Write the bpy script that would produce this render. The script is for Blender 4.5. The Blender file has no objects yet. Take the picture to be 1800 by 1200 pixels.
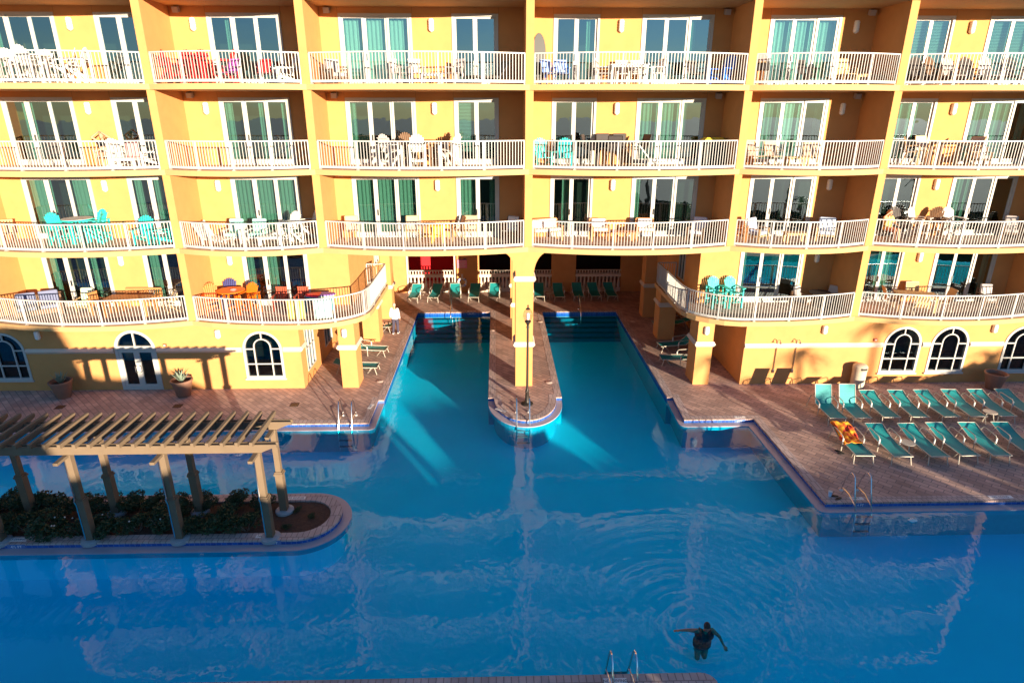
import bpy, bmesh, math, random
from mathutils import Vector, Matrix, Euler
random.seed(7)
R = math.radians
scene = bpy.context.scene
COL = scene.collection

# ------------------------------------------------------------------ camera
cam_d = bpy.data.cameras.new('camera'); cam = bpy.data.objects.new('camera', cam_d); COL.objects.link(cam)
scene.camera = cam
cam_d.sensor_width = 36; cam_d.lens = 36 * 1107.03 / 1800; cam_d.clip_end = 3000; cam_d.clip_start = .1
PIT, YAW, ROL = .3523, -.0245, .0009
_f = Vector((-math.sin(YAW) * math.cos(PIT), math.cos(YAW) * math.cos(PIT), -math.sin(PIT)))
_r = Vector((math.cos(YAW), math.sin(YAW), 0)); _u = _r.cross(_f)
_r2 = math.cos(ROL) * _r + math.sin(ROL) * _u; _u2 = -math.sin(ROL) * _r + math.cos(ROL) * _u
mw = Matrix((_r2, _u2, -_f)).transposed().to_4x4(); mw.translation = Vector((0, 0, 11.39))
cam.matrix_world = mw

# ------------------------------------------------------------------ world, sun, exposure
SUN_AZ, SUN_EL = 30.5, 6.6           # azimuth measured from -Y towards +X
world = bpy.data.worlds.new('World'); scene.world = world; world.use_nodes = True
wn = world.node_tree; bg = wn.nodes['Background']
sky = wn.nodes.new('ShaderNodeTexSky'); sky.sky_type = 'NISHITA'; sky.sun_disc = False
sky.sun_elevation = R(SUN_EL); sky.sun_rotation = R(180 - SUN_AZ); sky.air_density = 1; sky.dust_density = 0; sky.ozone_density = 3.6
wn.links.new(sky.outputs[0], bg.inputs[0]); bg.inputs[1].default_value = .087
sl = bpy.data.lights.new('sun', 'SUN'); sun = bpy.data.objects.new('sun', sl); COL.objects.link(sun)
sl.energy = 4.9; sl.angle = R(.5); sl.color = (1, .83, .60)
sdir = Vector((math.sin(R(SUN_AZ)) * math.cos(R(SUN_EL)), -math.cos(R(SUN_AZ)) * math.cos(R(SUN_EL)), math.sin(R(SUN_EL))))
sun.rotation_euler = sdir.to_track_quat('Z', 'Y').to_euler(); sun.location = sdir * 80
vs = scene.view_settings; vs.view_transform = 'Standard'; vs.look = 'None'; vs.gamma = 1; vs.exposure = 1.6; vs.use_curve_mapping = False
scene.cycles.max_bounces = 8; scene.cycles.transparent_max_bounces = 24; scene.cycles.caustics_refractive = False; scene.cycles.caustics_reflective = False

# ------------------------------------------------------------------ materials
MATS = {}
def newmat(name):
    m = bpy.data.materials.new(name); m.use_nodes = True
    return m, m.node_tree, m.node_tree.nodes['Principled BSDF']
def rgba(c): return (c[0], c[1], c[2], 1)
def plain(name, c, rough=.6, metal=0, var=.12, scale=6, bump=0, bscale=60, spec=.4):
    if name in MATS: return MATS[name]
    m, t, b = newmat(name)
    b.inputs['Roughness'].default_value = rough; b.inputs['Metallic'].default_value = metal
    b.inputs['Specular IOR Level'].default_value = spec
    tc = t.nodes.new('ShaderNodeTexCoord'); n = t.nodes.new('ShaderNodeTexNoise'); n.inputs['Scale'].default_value = scale; n.inputs['Detail'].default_value = 5
    t.links.new(tc.outputs['Object'], n.inputs['Vector'])
    mx = t.nodes.new('ShaderNodeMix'); mx.data_type = 'RGBA'
    mx.inputs[6].default_value = rgba([x * (1 - var) for x in c]); mx.inputs[7].default_value = rgba([min(1, x * (1 + var)) for x in c])
    t.links.new(n.outputs['Fac'], mx.inputs[0]); t.links.new(mx.outputs[2], b.inputs['Base Color'])
    if bump:
        n2 = t.nodes.new('ShaderNodeTexNoise'); n2.inputs['Scale'].default_value = bscale; n2.inputs['Detail'].default_value = 4
        t.links.new(tc.outputs['Object'], n2.inputs['Vector'])
        bp = t.nodes.new('ShaderNodeBump'); bp.inputs['Strength'].default_value = bump; bp.inputs['Distance'].default_value = .02
        t.links.new(n2.outputs['Fac'], bp.inputs['Height']); t.links.new(bp.outputs[0], b.inputs['Normal'])
    MATS[name] = m; return m
def brickmat(name, c1, c2, mortar, w, h, rot=0, rough=.75, msize=.012, var=.25):
    if name in MATS: return MATS[name]
    m, t, b = newmat(name); b.inputs['Roughness'].default_value = rough
    tc = t.nodes.new('ShaderNodeTexCoord'); mp = t.nodes.new('ShaderNodeMapping'); mp.inputs['Rotation'].default_value = (0, 0, rot)
    br = t.nodes.new('ShaderNodeTexBrick'); br.inputs['Scale'].default_value = 1; br.inputs['Brick Width'].default_value = w; br.inputs['Row Height'].default_value = h
    br.inputs['Mortar Size'].default_value = msize; br.inputs['Color1'].default_value = rgba(c1); br.inputs['Color2'].default_value = rgba(c2); br.inputs['Mortar'].default_value = rgba(mortar)
    br.inputs['Bias'].default_value = 0
    t.links.new(tc.outputs['Object'], mp.inputs[0]); t.links.new(mp.outputs[0], br.inputs['Vector'])
    n = t.nodes.new('ShaderNodeTexNoise'); n.inputs['Scale'].default_value = .8; n.inputs['Detail'].default_value = 6; n.inputs['Roughness'].default_value = .65
    t.links.new(tc.outputs['Object'], n.inputs['Vector'])
    mr = t.nodes.new('ShaderNodeMapRange'); mr.inputs[1].default_value = .3; mr.inputs[2].default_value = .7; mr.inputs[3].default_value = 1 - var; mr.inputs[4].default_value = 1 + var
    t.links.new(n.outputs['Fac'], mr.inputs[0])
    vm = t.nodes.new('ShaderNodeVectorMath'); vm.operation = 'SCALE'; t.links.new(br.outputs['Color'], vm.inputs[0]); t.links.new(mr.outputs[0], vm.inputs['Scale'])
    t.links.new(vm.outputs[0], b.inputs['Base Color'])
    bp = t.nodes.new('ShaderNodeBump'); bp.inputs['Strength'].default_value = .35; bp.inputs['Distance'].default_value = .01; bp.invert = True
    t.links.new(br.outputs['Fac'], bp.inputs['Height']); t.links.new(bp.outputs[0], b.inputs['Normal'])
    MATS[name] = m; return m
def glassmat(name, tint, refl=1.5, boost=.03):
    m = bpy.data.materials.new(name); m.use_nodes = True; t = m.node_tree; t.nodes.clear()
    o = t.nodes.new('ShaderNodeOutputMaterial'); tr = t.nodes.new('ShaderNodeBsdfTransparent'); tr.inputs[0].default_value = rgba(tint)
    g = t.nodes.new('ShaderNodeBsdfGlossy'); g.inputs['Roughness'].default_value = .01; g.inputs[0].default_value = (.7, .88, 1, 1)
    fr = t.nodes.new('ShaderNodeFresnel'); fr.inputs[0].default_value = refl
    ad = t.nodes.new('ShaderNodeMath'); ad.operation = 'ADD'; ad.inputs[1].default_value = boost; ad.use_clamp = True
    ge = t.nodes.new('ShaderNodeNewGeometry'); bf = t.nodes.new('ShaderNodeMath'); bf.operation = 'SUBTRACT'; bf.inputs[0].default_value = 1; t.links.new(ge.outputs['Backfacing'], bf.inputs[1])
    t.links.new(fr.outputs[0], ad.inputs[0]); a2 = t.nodes.new('ShaderNodeMath'); a2.operation = 'MULTIPLY'; t.links.new(ad.outputs[0], a2.inputs[0]); t.links.new(bf.outputs[0], a2.inputs[1]); ad = a2
    nz = t.nodes.new('ShaderNodeTexNoise'); nz.inputs['Scale'].default_value = .9; tc = t.nodes.new('ShaderNodeTexCoord'); t.links.new(tc.outputs['Object'], nz.inputs['Vector'])
    bp = t.nodes.new('ShaderNodeBump'); bp.inputs['Strength'].default_value = .08; bp.inputs['Distance'].default_value = .05; t.links.new(nz.outputs['Fac'], bp.inputs['Height']); t.links.new(bp.outputs[0], g.inputs['Normal'])
    mx = t.nodes.new('ShaderNodeMixShader'); t.links.new(ad.outputs[0], mx.inputs[0]); t.links.new(tr.outputs[0], mx.inputs[1]); t.links.new(g.outputs[0], mx.inputs[2]); t.links.new(mx.outputs[0], o.inputs[0])
    MATS[name] = m; return m
SWIM = (4.75, 11.55)
def watermat():
    m = bpy.data.materials.new('pool_water'); m.use_nodes = True; t = m.node_tree; t.nodes.clear()
    N = t.nodes.new; L = t.links.new
    o = N('ShaderNodeOutputMaterial'); tr = N('ShaderNodeBsdfTransparent'); tr.inputs[0].default_value = (.02, .80, .995, 1)
    g = N('ShaderNodeBsdfGlossy'); g.inputs['Roughness'].default_value = .02; g.inputs[0].default_value = (.80, .92, 1, 1)
    fr = N('ShaderNodeFresnel'); fr.inputs[0].default_value = 1.33
    tc = N('ShaderNodeTexCoord')
    def noise(s, d, sc=(1, 1, 1)):
        mp = N('ShaderNodeMapping'); mp.inputs['Scale'].default_value = sc; L(tc.outputs['Object'], mp.inputs[0])
        n = N('ShaderNodeTexNoise'); n.inputs['Scale'].default_value = s; n.inputs['Detail'].default_value = d; n.inputs['Distortion'].default_value = .6; L(mp.outputs[0], n.inputs['Vector']); return n.outputs['Fac']
    a = noise(.9, 2, (1.3, .8, 1)); b2 = noise(5, 1.5, (1, .75, 1)); msk = noise(.22, 3)
    mpr = N('ShaderNodeMapRange'); mpr.inputs[1].default_value = .4; mpr.inputs[2].default_value = .65; mpr.inputs[3].default_value = .12; mpr.inputs[4].default_value = .85; L(msk, mpr.inputs[0])
    mul = N('ShaderNodeMath'); mul.operation = 'MULTIPLY'; L(b2, mul.inputs[0]); L(mpr.outputs[0], mul.inputs[1])
    # rings spreading from the bather
    mp = N('ShaderNodeMapping'); mp.inputs['Location'].default_value = (-SWIM[0], -SWIM[1] , 0); L(tc.outputs['Object'], mp.inputs[0])
    wv = N('ShaderNodeTexWave'); wv.wave_type = 'RINGS'; wv.rings_direction = 'SPHERICAL'; wv.inputs['Scale'].default_value = .8; wv.inputs['Distortion'].default_value = 1.2; wv.inputs['Detail'].default_value = 2; wv.inputs['Detail Scale'].default_value = .8
    L(mp.outputs[0], wv.inputs['Vector'])
    ln = N('ShaderNodeVectorMath'); ln.operation = 'LENGTH'; L(mp.outputs[0], ln.inputs[0])
    fall = N('ShaderNodeMapRange'); fall.inputs[1].default_value = .8; fall.inputs[2].default_value = 6.5; fall.inputs[3].default_value = .36; fall.inputs[4].default_value = 0; L(ln.outputs['Value'], fall.inputs[0])
    m2 = N('ShaderNodeMath'); m2.operation = 'MULTIPLY'; L(wv.outputs['Fac'], m2.inputs[0]); L(fall.outputs[0], m2.inputs[1])
    s1 = N('ShaderNodeMath'); s1.operation = 'MULTIPLY_ADD'; L(a, s1.inputs[0]); s1.inputs[1].default_value = .8; L(mul.outputs[0], s1.inputs[2])
    s2 = N('ShaderNodeMath'); s2.operation = 'ADD'; L(s1.outputs[0], s2.inputs[0]); L(m2.outputs[0], s2.inputs[1])
    bp = N('ShaderNodeBump'); bp.inputs['Strength'].default_value = .5; bp.inputs['Distance'].default_value = .02; L(s2.outputs[0], bp.inputs['Height'])
    L(bp.outputs[0], g.inputs['Normal']); L(bp.outputs[0], fr.inputs['Normal'])
    ad = N('ShaderNodeMath'); ad.operation = 'MULTIPLY'; ad.inputs[1].default_value = .85; ad.use_clamp = True; L(fr.outputs[0], ad.inputs[0])
    ge = N('ShaderNodeNewGeometry'); bf = N('ShaderNodeMath'); bf.operation = 'SUBTRACT'; bf.inputs[0].default_value = 1; L(ge.outputs['Backfacing'], bf.inputs[1])
    a2 = N('ShaderNodeMath'); a2.operation = 'MULTIPLY'; L(ad.outputs[0], a2.inputs[0]); L(bf.outputs[0], a2.inputs[1]); ad = a2
    mx = N('ShaderNodeMixShader'); L(ad.outputs[0], mx.inputs[0]); L(tr.outputs[0], mx.inputs[1]); L(g.outputs[0], mx.inputs[2]); L(mx.outputs[0], o.inputs[0])
    return m
def curtainmat(name, c):
    m, t, b = newmat(name); b.inputs['Base Color'].default_value = rgba(c); b.inputs['Roughness'].default_value = .9
    MATS[name] = m; return m

YEL = plain('yellow_stucco', (.57, .27, .098), .85, var=.11, scale=2.2, bump=.25, bscale=45, spec=.2)
TRIM = plain('peach_slab_paint', (.54, .32, .14), .8, var=.06, scale=1.2, spec=.2)
PALE = plain('cream_trim', (.62, .52, .44), .7, var=.05, spec=.2)
WHITE = plain('white_paint', (.47, .455, .44), .45, var=.04)
LAMPW = plain('lamp_white', (.85, .83, .8), .5, var=.03)
FLOORT = plain('balcony_tile', (.46, .34, .27), .7, var=.15, scale=4)
CEIL = plain('balcony_ceiling', (.60, .26, .06), .85, var=.05, scale=.8, spec=.2)
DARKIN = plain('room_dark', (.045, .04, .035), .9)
GLASS = glassmat('window_glass', (.58, .74, .71), 1.52, .2)
GLASSD = glassmat('dark_glass', (.25, .33, .33), 1.52, .03)
CURT = curtainmat('curtain_sage', (.40, .52, .44)); SHEER = curtainmat('curtain_sheer', (.78, .86, .82)); BLIND = curtainmat('blind_pale', (.60, .70, .68))
PAVER = brickmat('deck_pavers', (.55, .365, .30), (.37, .24, .205), (.20, .15, .15), .42, .21, R(45))
COPING = brickmat('coping_pavers', (.54, .42, .39), (.44, .33, .31), (.25, .19, .18), .16, .5, 0)
TILE = brickmat('blue_tile', (.02, .075, .32), (.03, .13, .46), (.12, .2, .45), .15, .15, 0, .15, .008, .1)
LEDGE = plain('wet_ledge', (.42, .36, .42), .35, var=.12, scale=2)
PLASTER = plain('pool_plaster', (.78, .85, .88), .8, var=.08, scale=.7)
TEAL = plain('teal_sling', (.012, .27, .28), .6, var=.1, scale=3)
TEALP = plain('teal_poly', (.02, .50, .46), .5, var=.06)
ALU = plain('cream_aluminium', (.50, .45, .38), .35, var=.05)
STEEL = plain('polished_steel', (.65, .65, .67), .15, 1, var=.05)
BRONZE = plain('dark_bronze', (.03, .025, .022), .45, .3)
WOODP = plain('pergola_wood', (.175, .122, .078), .75, var=.16, scale=3)
BARK = plain('palm_bark', (.17, .13, .10), .9, var=.3, scale=9)
LEAF = plain('shrub_leaf', (.03, .058, .02), .55, var=.4, scale=2)
LEAF2 = plain('palm_leaf', (.06, .11, .04), .5, var=.3)
MULCH = plain('mulch', (.085, .045, .03), .95, var=.5, scale=14, bump=.8, bscale=30)
SAND = plain('sand', (.45, .40, .32), .95, var=.1, scale=.05)
TERRA = plain('brown_planter', (.25, .135, .095), .6, var=.15)
AGAVE = plain('agave_leaf', (.20, .26, .20), .5, var=.2)
RED = plain('red_poly', (.52, .008, .012), .5); ORANGE = plain('orange_poly', (.72, .15, .006), .5); WPOLY = plain('white_poly', (.62, .60, .58), .5, var=.03)
BLUE = plain('blue_poly', (.02, .14, .62), .5); BROWN = plain('brown_poly', (.16, .085, .045), .6); GREYP = plain('grey_poly', (.42, .38, .38), .55)
TAN = plain('tan_sling', (.45, .33, .25), .7); WOODF = plain('teak', (.46, .20, .07), .6, var=.2, scale=8); DARKM = plain('dark_wicker', (.05, .04, .04), .6)
BLACK = plain('black_plastic', (.015, .015, .017), .45); NAVY = plain('blue_grey_cushion', (.15, .17, .28), .85); CUSHW = plain('white_cushion', (.80, .76, .72), .9)
BLUEC = plain('pale_blue_cushion', (.45, .52, .68), .9); WICK = plain('tan_wicker', (.50, .33, .16), .75, var=.3, scale=20); YPOLY = plain('yellow_poly', (.78, .55, .05), .5)
PURPLE = plain('purple_cloth', (.45, .10, .42), .8); PINK = plain('pink_foam', (.80, .06, .22), .6); GREENF = plain('pale_green_foam', (.50, .68, .45), .6); TEALF = plain('teal_foam', (.05, .40, .48), .6); VIOLET = plain('violet_foam', (.18, .08, .36), .6)
SKIN = plain('skin_tan', (.52, .28, .18), .55, var=.06); SKIND = plain('skin_brown', (.33, .16, .10), .5, var=.06)
BENCHRED = plain('red_wood', (.42, .07, .035), .6, var=.15)
REDWALL = plain('red_wall', (.55, .012, .02), .8)
TROUS = plain('navy_trousers', (.05, .045, .08), .85); SHIRT = plain('white_shirt', (.78, .76, .78), .85)
HAIRG = plain('grey_hair', (.35, .30, .27), .8); HAIRD = plain('dark_hair', (.03, .02, .018), .6); HAIRB = plain('light_brown_hair', (.28, .15, .07), .6)
YSHIRT = plain('yellow_top', (.80, .62, .18), .85); SWIMB = plain('black_swimsuit', (.012, .013, .016), .5)
TRASH = plain('tan_bin', (.50, .43, .33), .5, var=.15, scale=14)
SIGNP = plain('pink_sign', (.72, .18, .30), .6); INKD = plain('dark_ink', (.03, .03, .05), .6); INKR = plain('red_ink', (.55, .04, .04), .6); SIGNW = plain('white_tile', (.8, .8, .8), .4, var=.03)
GLOBE = glassmat('lamp_globe', (.95, .88, .85), 1.45, .15)
BULB = plain('lamp_bulb', (.85, .72, .66), .6, var=.03)
TOWEL_M, _t, _b = newmat('orange_towel_print')
_n = _t.nodes.new('ShaderNodeTexNoise'); _n.inputs['Scale'].default_value = 5; _cr = _t.nodes.new('ShaderNodeValToRGB')
_cr.color_ramp.elements[0].position = .36; _cr.color_ramp.elements[0].color = (.55, .02, .02, 1); _cr.color_ramp.elements[1].position = .62; _cr.color_ramp.elements[1].color = (.9, .42, .02, 1)
_e = _cr.color_ramp.elements.new(.48); _e.color = (.85, .16, .01, 1)
_tc = _t.nodes.new('ShaderNodeTexCoord'); _t.links.new(_tc.outputs['Object'], _n.inputs['Vector']); _t.links.new(_n.outputs['Fac'], _cr.inputs[0]); _t.links.new(_cr.outputs[0], _b.inputs['Base Color']); _b.inputs['Roughness'].default_value = .9
WATER = watermat()

# ------------------------------------------------------------------ mesh helpers
class MB:
    def __init__(s): s.v = []; s.f = []
    def add(s, vs, fs):
        o = len(s.v); s.v += [tuple(v) for v in vs]; s.f += [tuple(i + o for i in f) for f in fs]; return s
    def box(s, x0, x1, y0, y1, z0, z1):
        return s.add([(x0, y0, z0), (x1, y0, z0), (x1, y1, z0), (x0, y1, z0), (x0, y0, z1), (x1, y0, z1), (x1, y1, z1), (x0, y1, z1)],
                     [(0, 3, 2, 1), (4, 5, 6, 7), (0, 1, 5, 4), (1, 2, 6, 5), (2, 3, 7, 6), (3, 0, 4, 7)])
    def cbox(s, c, d, M=None):
        h = [x / 2 for x in d]; pts = [Vector((i * h[0], j * h[1], k * h[2])) for k in (-1, 1) for j in (-1, 1) for i in (-1, 1)]
        if M is not None: pts = [M @ p for p in pts]
        c = Vector(c); pts = [p + c for p in pts]
        return s.add(pts, [(0, 2, 3, 1), (4, 5, 7, 6), (0, 1, 5, 4), (1, 3, 7, 5), (3, 2, 6, 7), (2, 0, 4, 6)])
    def bar(s, a, b, w, h=None, up=(0, 0, 1)):
        a = Vector(a); b = Vector(b); d = (b - a); L = d.length; d.normalize(); u = Vector(up)
        if abs(d.dot(u)) > .98: u = Vector((0, 1, 0))
        x = d.cross(u).normalized(); z = x.cross(d); M = Matrix((x, d, z)).transposed()
        return s.cbox((a + b) / 2, (w, L, h or w), M)
    def tube(s, pts, r, n=8, cap=True):
        P = [Vector(p) for p in pts]; rr = r if isinstance(r, (list, tuple)) else [r] * len(P)
        base = len(s.v); up = Vector((0, 0, 1)); prev = None
        for i, p in enumerate(P):
            d = (P[min(i + 1, len(P) - 1)] - P[max(i - 1, 0)]).normalized()
            if prev is None:
                ref = up if abs(d.dot(up)) < .9 else Vector((1, 0, 0)); x = d.cross(ref).normalized()
            else: x = (prev - d * prev.dot(d)).normalized()
            prev = x; y = d.cross(x)
            for k in range(n):
                a = 2 * math.pi * k / n; s.v.append(tuple(p + (x * math.cos(a) + y * math.sin(a)) * rr[i]))
        for i in range(len(P) - 1):
            for k in range(n):
                k2 = (k + 1) % n; s.f.append((base + i * n + k, base + i * n + k2, base + (i + 1) * n + k2, base + (i + 1) * n + k))
        if cap:
            s.f.append(tuple(base + k for k in reversed(range(n)))); s.f.append(tuple(base + (len(P) - 1) * n + k for k in range(n)))
        return s
    def lathe(s, prof, c=(0, 0, 0), n=20):
        base = len(s.v)
        for r, z in prof:
            for k in range(n):
                a = 2 * math.pi * k / n; s.v.append((c[0] + r * math.cos(a), c[1] + r * math.sin(a), c[2] + z))
        for i in range(len(prof) - 1):
            for k in range(n):
                k2 = (k + 1) % n; s.f.append((base + i * n + k, base + i * n + k2, base + (i + 1) * n + k2, base + (i + 1) * n + k))
        if prof[0][0] > 1e-4: s.f.append(tuple(base + k for k in reversed(range(n))))
        if prof[-1][0] > 1e-4: s.f.append(tuple(base + (len(prof) - 1) * n + k for k in range(n)))
        return s
    def ell(s, c, r, n=10, m=7):
        prof = []
        base = len(s.v)
        for i in range(m + 1):
            t = math.pi * i / m
            for k in range(n):
                a = 2 * math.pi * k / n; s.v.append((c[0] + r[0] * math.sin(t) * math.cos(a), c[1] + r[1] * math.sin(t) * math.sin(a), c[2] - r[2] * math.cos(t)))
        for i in range(m):
            for k in range(n):
                k2 = (k + 1) % n; s.f.append((base + i * n + k, base + i * n + k2, base + (i + 1) * n + k2, base + (i + 1) * n + k))
        return s
    def prism(s, poly, z0, z1):
        n = len(poly); b = len(s.v)
        s.v += [(p[0], p[1], z0) for p in poly] + [(p[0], p[1], z1) for p in poly]
        s.f.append(tuple(b + i for i in reversed(range(n)))); s.f.append(tuple(b + n + i for i in range(n)))
        for i in range(n): s.f.append((b + i, b + (i + 1) % n, b + n + (i + 1) % n, b + n + i))
        return s
    def prismY(s, poly, y0, y1):       # poly in (x,z), extruded along y
        n = len(poly); b = len(s.v)
        s.v += [(p[0], y0, p[1]) for p in poly] + [(p[0], y1, p[1]) for p in poly]
        s.f.append(tuple(b + i for i in range(n))); s.f.append(tuple(b + n + i for i in reversed(range(n))))
        for i in range(n): s.f.append((b + (i + 1) % n, b + i, b + n + i, b + n + (i + 1) % n))
        return s
    def prismX(s, poly, x0, x1):       # poly in (y,z), extruded along x
        n = len(poly); b = len(s.v)
        s.v += [(x0, p[0], p[1]) for p in poly] + [(x1, p[0], p[1]) for p in poly]
        s.f.append(tuple(b + i for i in reversed(range(n)))); s.f.append(tuple(b + n + i for i in range(n)))
        for i in range(n): s.f.append((b + i, b + (i + 1) % n, b + n + (i + 1) % n, b + n + i))
        return s
    def xf(s, M):
        s.v = [tuple(M @ Vector(v)) for v in s.v]; return s
    def mesh(s, name, mat, smooth=False):
        me = bpy.data.meshes.new(name); me.from_pydata(s.v, [], s.f); me.update()
        me.materials.append(mat)
        if smooth:
            me.polygons.foreach_set('use_smooth', [True] * len(me.polygons))
            try: me.set_sharp_from_angle(angle=R(40))
            except Exception: pass
        return me
    def build(s, name, mat, parent=None, smooth=False, bevel=0):
        o = bpy.data.objects.new(name, s.mesh(name, mat, smooth)); COL.objects.link(o)
        if parent: o.parent = parent
        if bevel:
            b = o.modifiers.new('bevel', 'BEVEL'); b.width = bevel; b.segments = 2; b.limit_method = 'ANGLE'
        return o
KIDS = {}
def empty(name, loc=(0, 0, 0), rz=0):
    o = bpy.data.objects.new(name, None); COL.objects.link(o); o.location = loc; o.rotation_euler = (0, 0, rz); o.empty_display_size = .2; return o
def tag(o, label=None, cat=None, group=None, kind=None):
    if label: o['label'] = label
    if cat: o['category'] = cat
    if group: o['group'] = group
    if kind: o['kind'] = kind
    return o
def kids(o):
    return [c for c in bpy.data.objects if c.parent == o]
def copy_tree(o, parent=None):
    c = o.copy(); COL.objects.link(c)
    if parent: c.parent = parent
    for ch in list(o.children): copy_tree(ch, c)
    return c
PROTO = {}
def place(key, builder, loc, rz, label, cat, group=None):
    """first use builds the thing, later uses copy it with its parts"""
    if key not in PROTO:
        o = builder(); PROTO[key] = o
    else:
        o = copy_tree(PROTO[key])
        if 'group' in o: del o['group']
    o.location = loc; o.rotation_euler = (0, 0, R(rz))
    return tag(o, label, cat, group)
def arc(cx, cy, rx, ry, a0, a1, n):
    return [(cx + rx * math.cos(R(a0 + (a1 - a0) * i / n)), cy + ry * math.sin(R(a0 + (a1 - a0) * i / n))) for i in range(n + 1)]

# ------------------------------------------------------------------ setting: ground, deck, pool
Y0 = 25.285; WALL = 27.45
def struct(name, mb, mat): return tag(mb.build(name, mat), kind='structure')
MB_ = MB()
struct('ground', MB().add([(-900, -900, -1.9), (900, -900, -1.9), (900, 900, -1.9), (-900, 900, -1.9)], [(0, 1, 2, 3)]), SAND)
tip = arc(1.14, 24.1, 1.31, 2.05, 180, 360, 22)
deck_poly = [(-45, 21.95), (-5.0, 21.95), (-5.0, 24.0), (-4.76, 24.0), (-4.76, 36.1), (-.41, 36.1), (-.41, 24.12)] + tip + \
    [(2.70, 24.12), (2.70, 36.1), (7.15, 36.1), (7.15, 24.0), (7.38, 24.0), (7.30, 21.95), (10.05, 21.95), (10.1, 16.3), (45, 16.3), (45, 48), (-45, 48)]
front_poly = [(-45, -60), (4.62, -60), (4.62, 9.85)] + arc(4.32, 9.9, .3, .3, 0, 90, 5) + [(-45, 10.2)]
for nm, poly in (('pool_deck', deck_poly), ('front_deck', front_poly)):
    struct(nm, MB().prism(poly, -.05, 0), PAVER)
struct('pool_tile_band', MB().prism(deck_poly, -.30, -.05), TILE)
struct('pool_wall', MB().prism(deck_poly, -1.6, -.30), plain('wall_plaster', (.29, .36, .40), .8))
struct('front_tile_band', MB().prism(front_poly, -.30, -.05), TILE)
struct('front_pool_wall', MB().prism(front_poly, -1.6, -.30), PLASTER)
led = MB()
led.prism([(-45, 21.66), (-5.02, 21.66)] + arc(-5.02, 21.92, .26, .26, 270, 360, 5) + [(-4.76, 23.99), (-4.997, 23.99), (-4.997, 21.947), (-45, 21.947)], -.32, -.14)
led.prism([(7.153, 23.99)] + arc(7.38, 21.92, .3, .28, 180, 270, 6) + [(9.75, 21.64), (9.8, 16.3)] + arc(10.06, 16.28, .26, .26, 180, 270, 5) + [(45, 16.02), (45, 16.297), (10.097, 16.297), (10.047, 21.947), (7.303, 21.947), (7.377, 23.99)], -.32, -.14)
led.prism([(-.41, 24.117)] + arc(1.14, 24.0, 1.55, 2.25, 180, 360, 26) + [(2.697, 24.117), (2.45, 24.117)] + arc(1.14, 24.1, 1.313, 2.053, 360, 180, 22), -.32, -.14)
struct('pool_gutter_ledge', led, LEDGE)
struct('pool_floor', MB().add([(-45, 0, -1.25), (45, 0, -1.25), (45, 36.2, -1.25), (-45, 36.2, -1.25)], [(0, 1, 2, 3)]), PLASTER)
struct('pool_water', MB().add([(-45, 3, -.17), (45, 3, -.17), (45, 36.1, -.17), (-45, 36.1, -.17)], [(0, 1, 2, 3)]), WATER)
stp = MB()
for x0, x1 in ((-4.755, -.415), (2.705, 7.145)):
    for k in range(5): stp.box(x0, x1, 36.095 - .38 * (k + 1), 36.095 - .38 * k - .002, -1.3, -.34 - .18 * k)
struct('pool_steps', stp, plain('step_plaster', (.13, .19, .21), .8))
def strip(mb, line, w, z):
    P = [Vector((p[0], p[1])) for p in line]; n = len(P); L = []
    for i, p in enumerate(P):
        d0 = (P[i] - P[i - 1]).normalized() if i > 0 else None; d1 = (P[i + 1] - P[i]).normalized() if i < n - 1 else None
        n0 = Vector((-d0.y, d0.x)) if d0 else None; n1 = Vector((-d1.y, d1.x)) if d1 else None
        if n0 is None: m = n1
        elif n1 is None: m = n0
        else:
            m = (n0 + n1); m = m / max(.3, m.dot(n0)) if m.length > .01 else n0
        L.append(p + m * w)
    b = len(mb.v); mb.v += [(p.x, p.y, z) for p in P] + [(q.x, q.y, z) for q in L]
    for i in range(n - 1): mb.f.append((b + i, b + i + 1, b + n + i + 1, b + n + i))
cop = MB()
strip(cop, [(-45, 21.96), (-5.0, 21.96), (-5.0, 24.0), (-4.77, 24.0), (-4.77, 36.09), (-.40, 36.09), (-.40, 24.13)] + [(p[0] + (.01 if p[0] < 1.14 else -.01), p[1] + .01) for p in tip] +
      [(2.69, 24.13), (2.69, 36.09), (7.16, 36.09), (7.16, 24.0), (7.39, 24.0), (7.31, 21.96), (10.06, 21.96), (10.11, 16.31), (45, 16.31)], .30, .004)
strip(cop, [(4.61, 0)] + [(4.61, 9.85)] + arc(4.31, 9.9, .3, .29, 0, 90, 5) + [(-45, 10.19)], .3, .004)
struct('pool_coping', cop, COPING)

# planter island in the pool
PX0, PX1, PY, PR = -14.6, -5.84, 16.02, 1.13
def stadium(r): return arc(PX1, PY, r, r, -90, 90, 20) + arc(PX0, PY, r, r, 90, 270, 20)
pi_ = MB(); o_ = stadium(PR); i_ = stadium(PR - .34); n_ = len(o_)
def ring(mb, outer, inner, z0, z1):
    n = len(outer); b = len(mb.v)
    for poly, z in ((outer, z0), (outer, z1), (inner, z1), (inner, z0)): mb.v += [(p[0], p[1], z) for p in poly]
    for i in range(n):
        j = (i + 1) % n
        for k in range(4):
            k2 = (k + 1) % 4; mb.f.append((b + k * n + i, b + k * n + j, b + k2 * n + j, b + k2 * n + i))
isl = tag(empty('planter_island', (-10, PY, 0)), 'long round-ended planting island standing in the pool beneath the pergola', 'planter')
def kid(mb, name, mat, par, smooth=False, bevel=0):
    mb.v = [(v[0] - par.location.x, v[1] - par.location.y, v[2] - par.location.z) for v in mb.v]
    return mb.build(name, mat, par, smooth, bevel)
m = MB(); ring(m, o_, i_, -.05, .003); kid(m, 'coping', COPING, isl)
m = MB(); ring(m, stadium(PR - .003), i_, -.30, -.05); kid(m, 'tile_band', TILE, isl)
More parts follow.
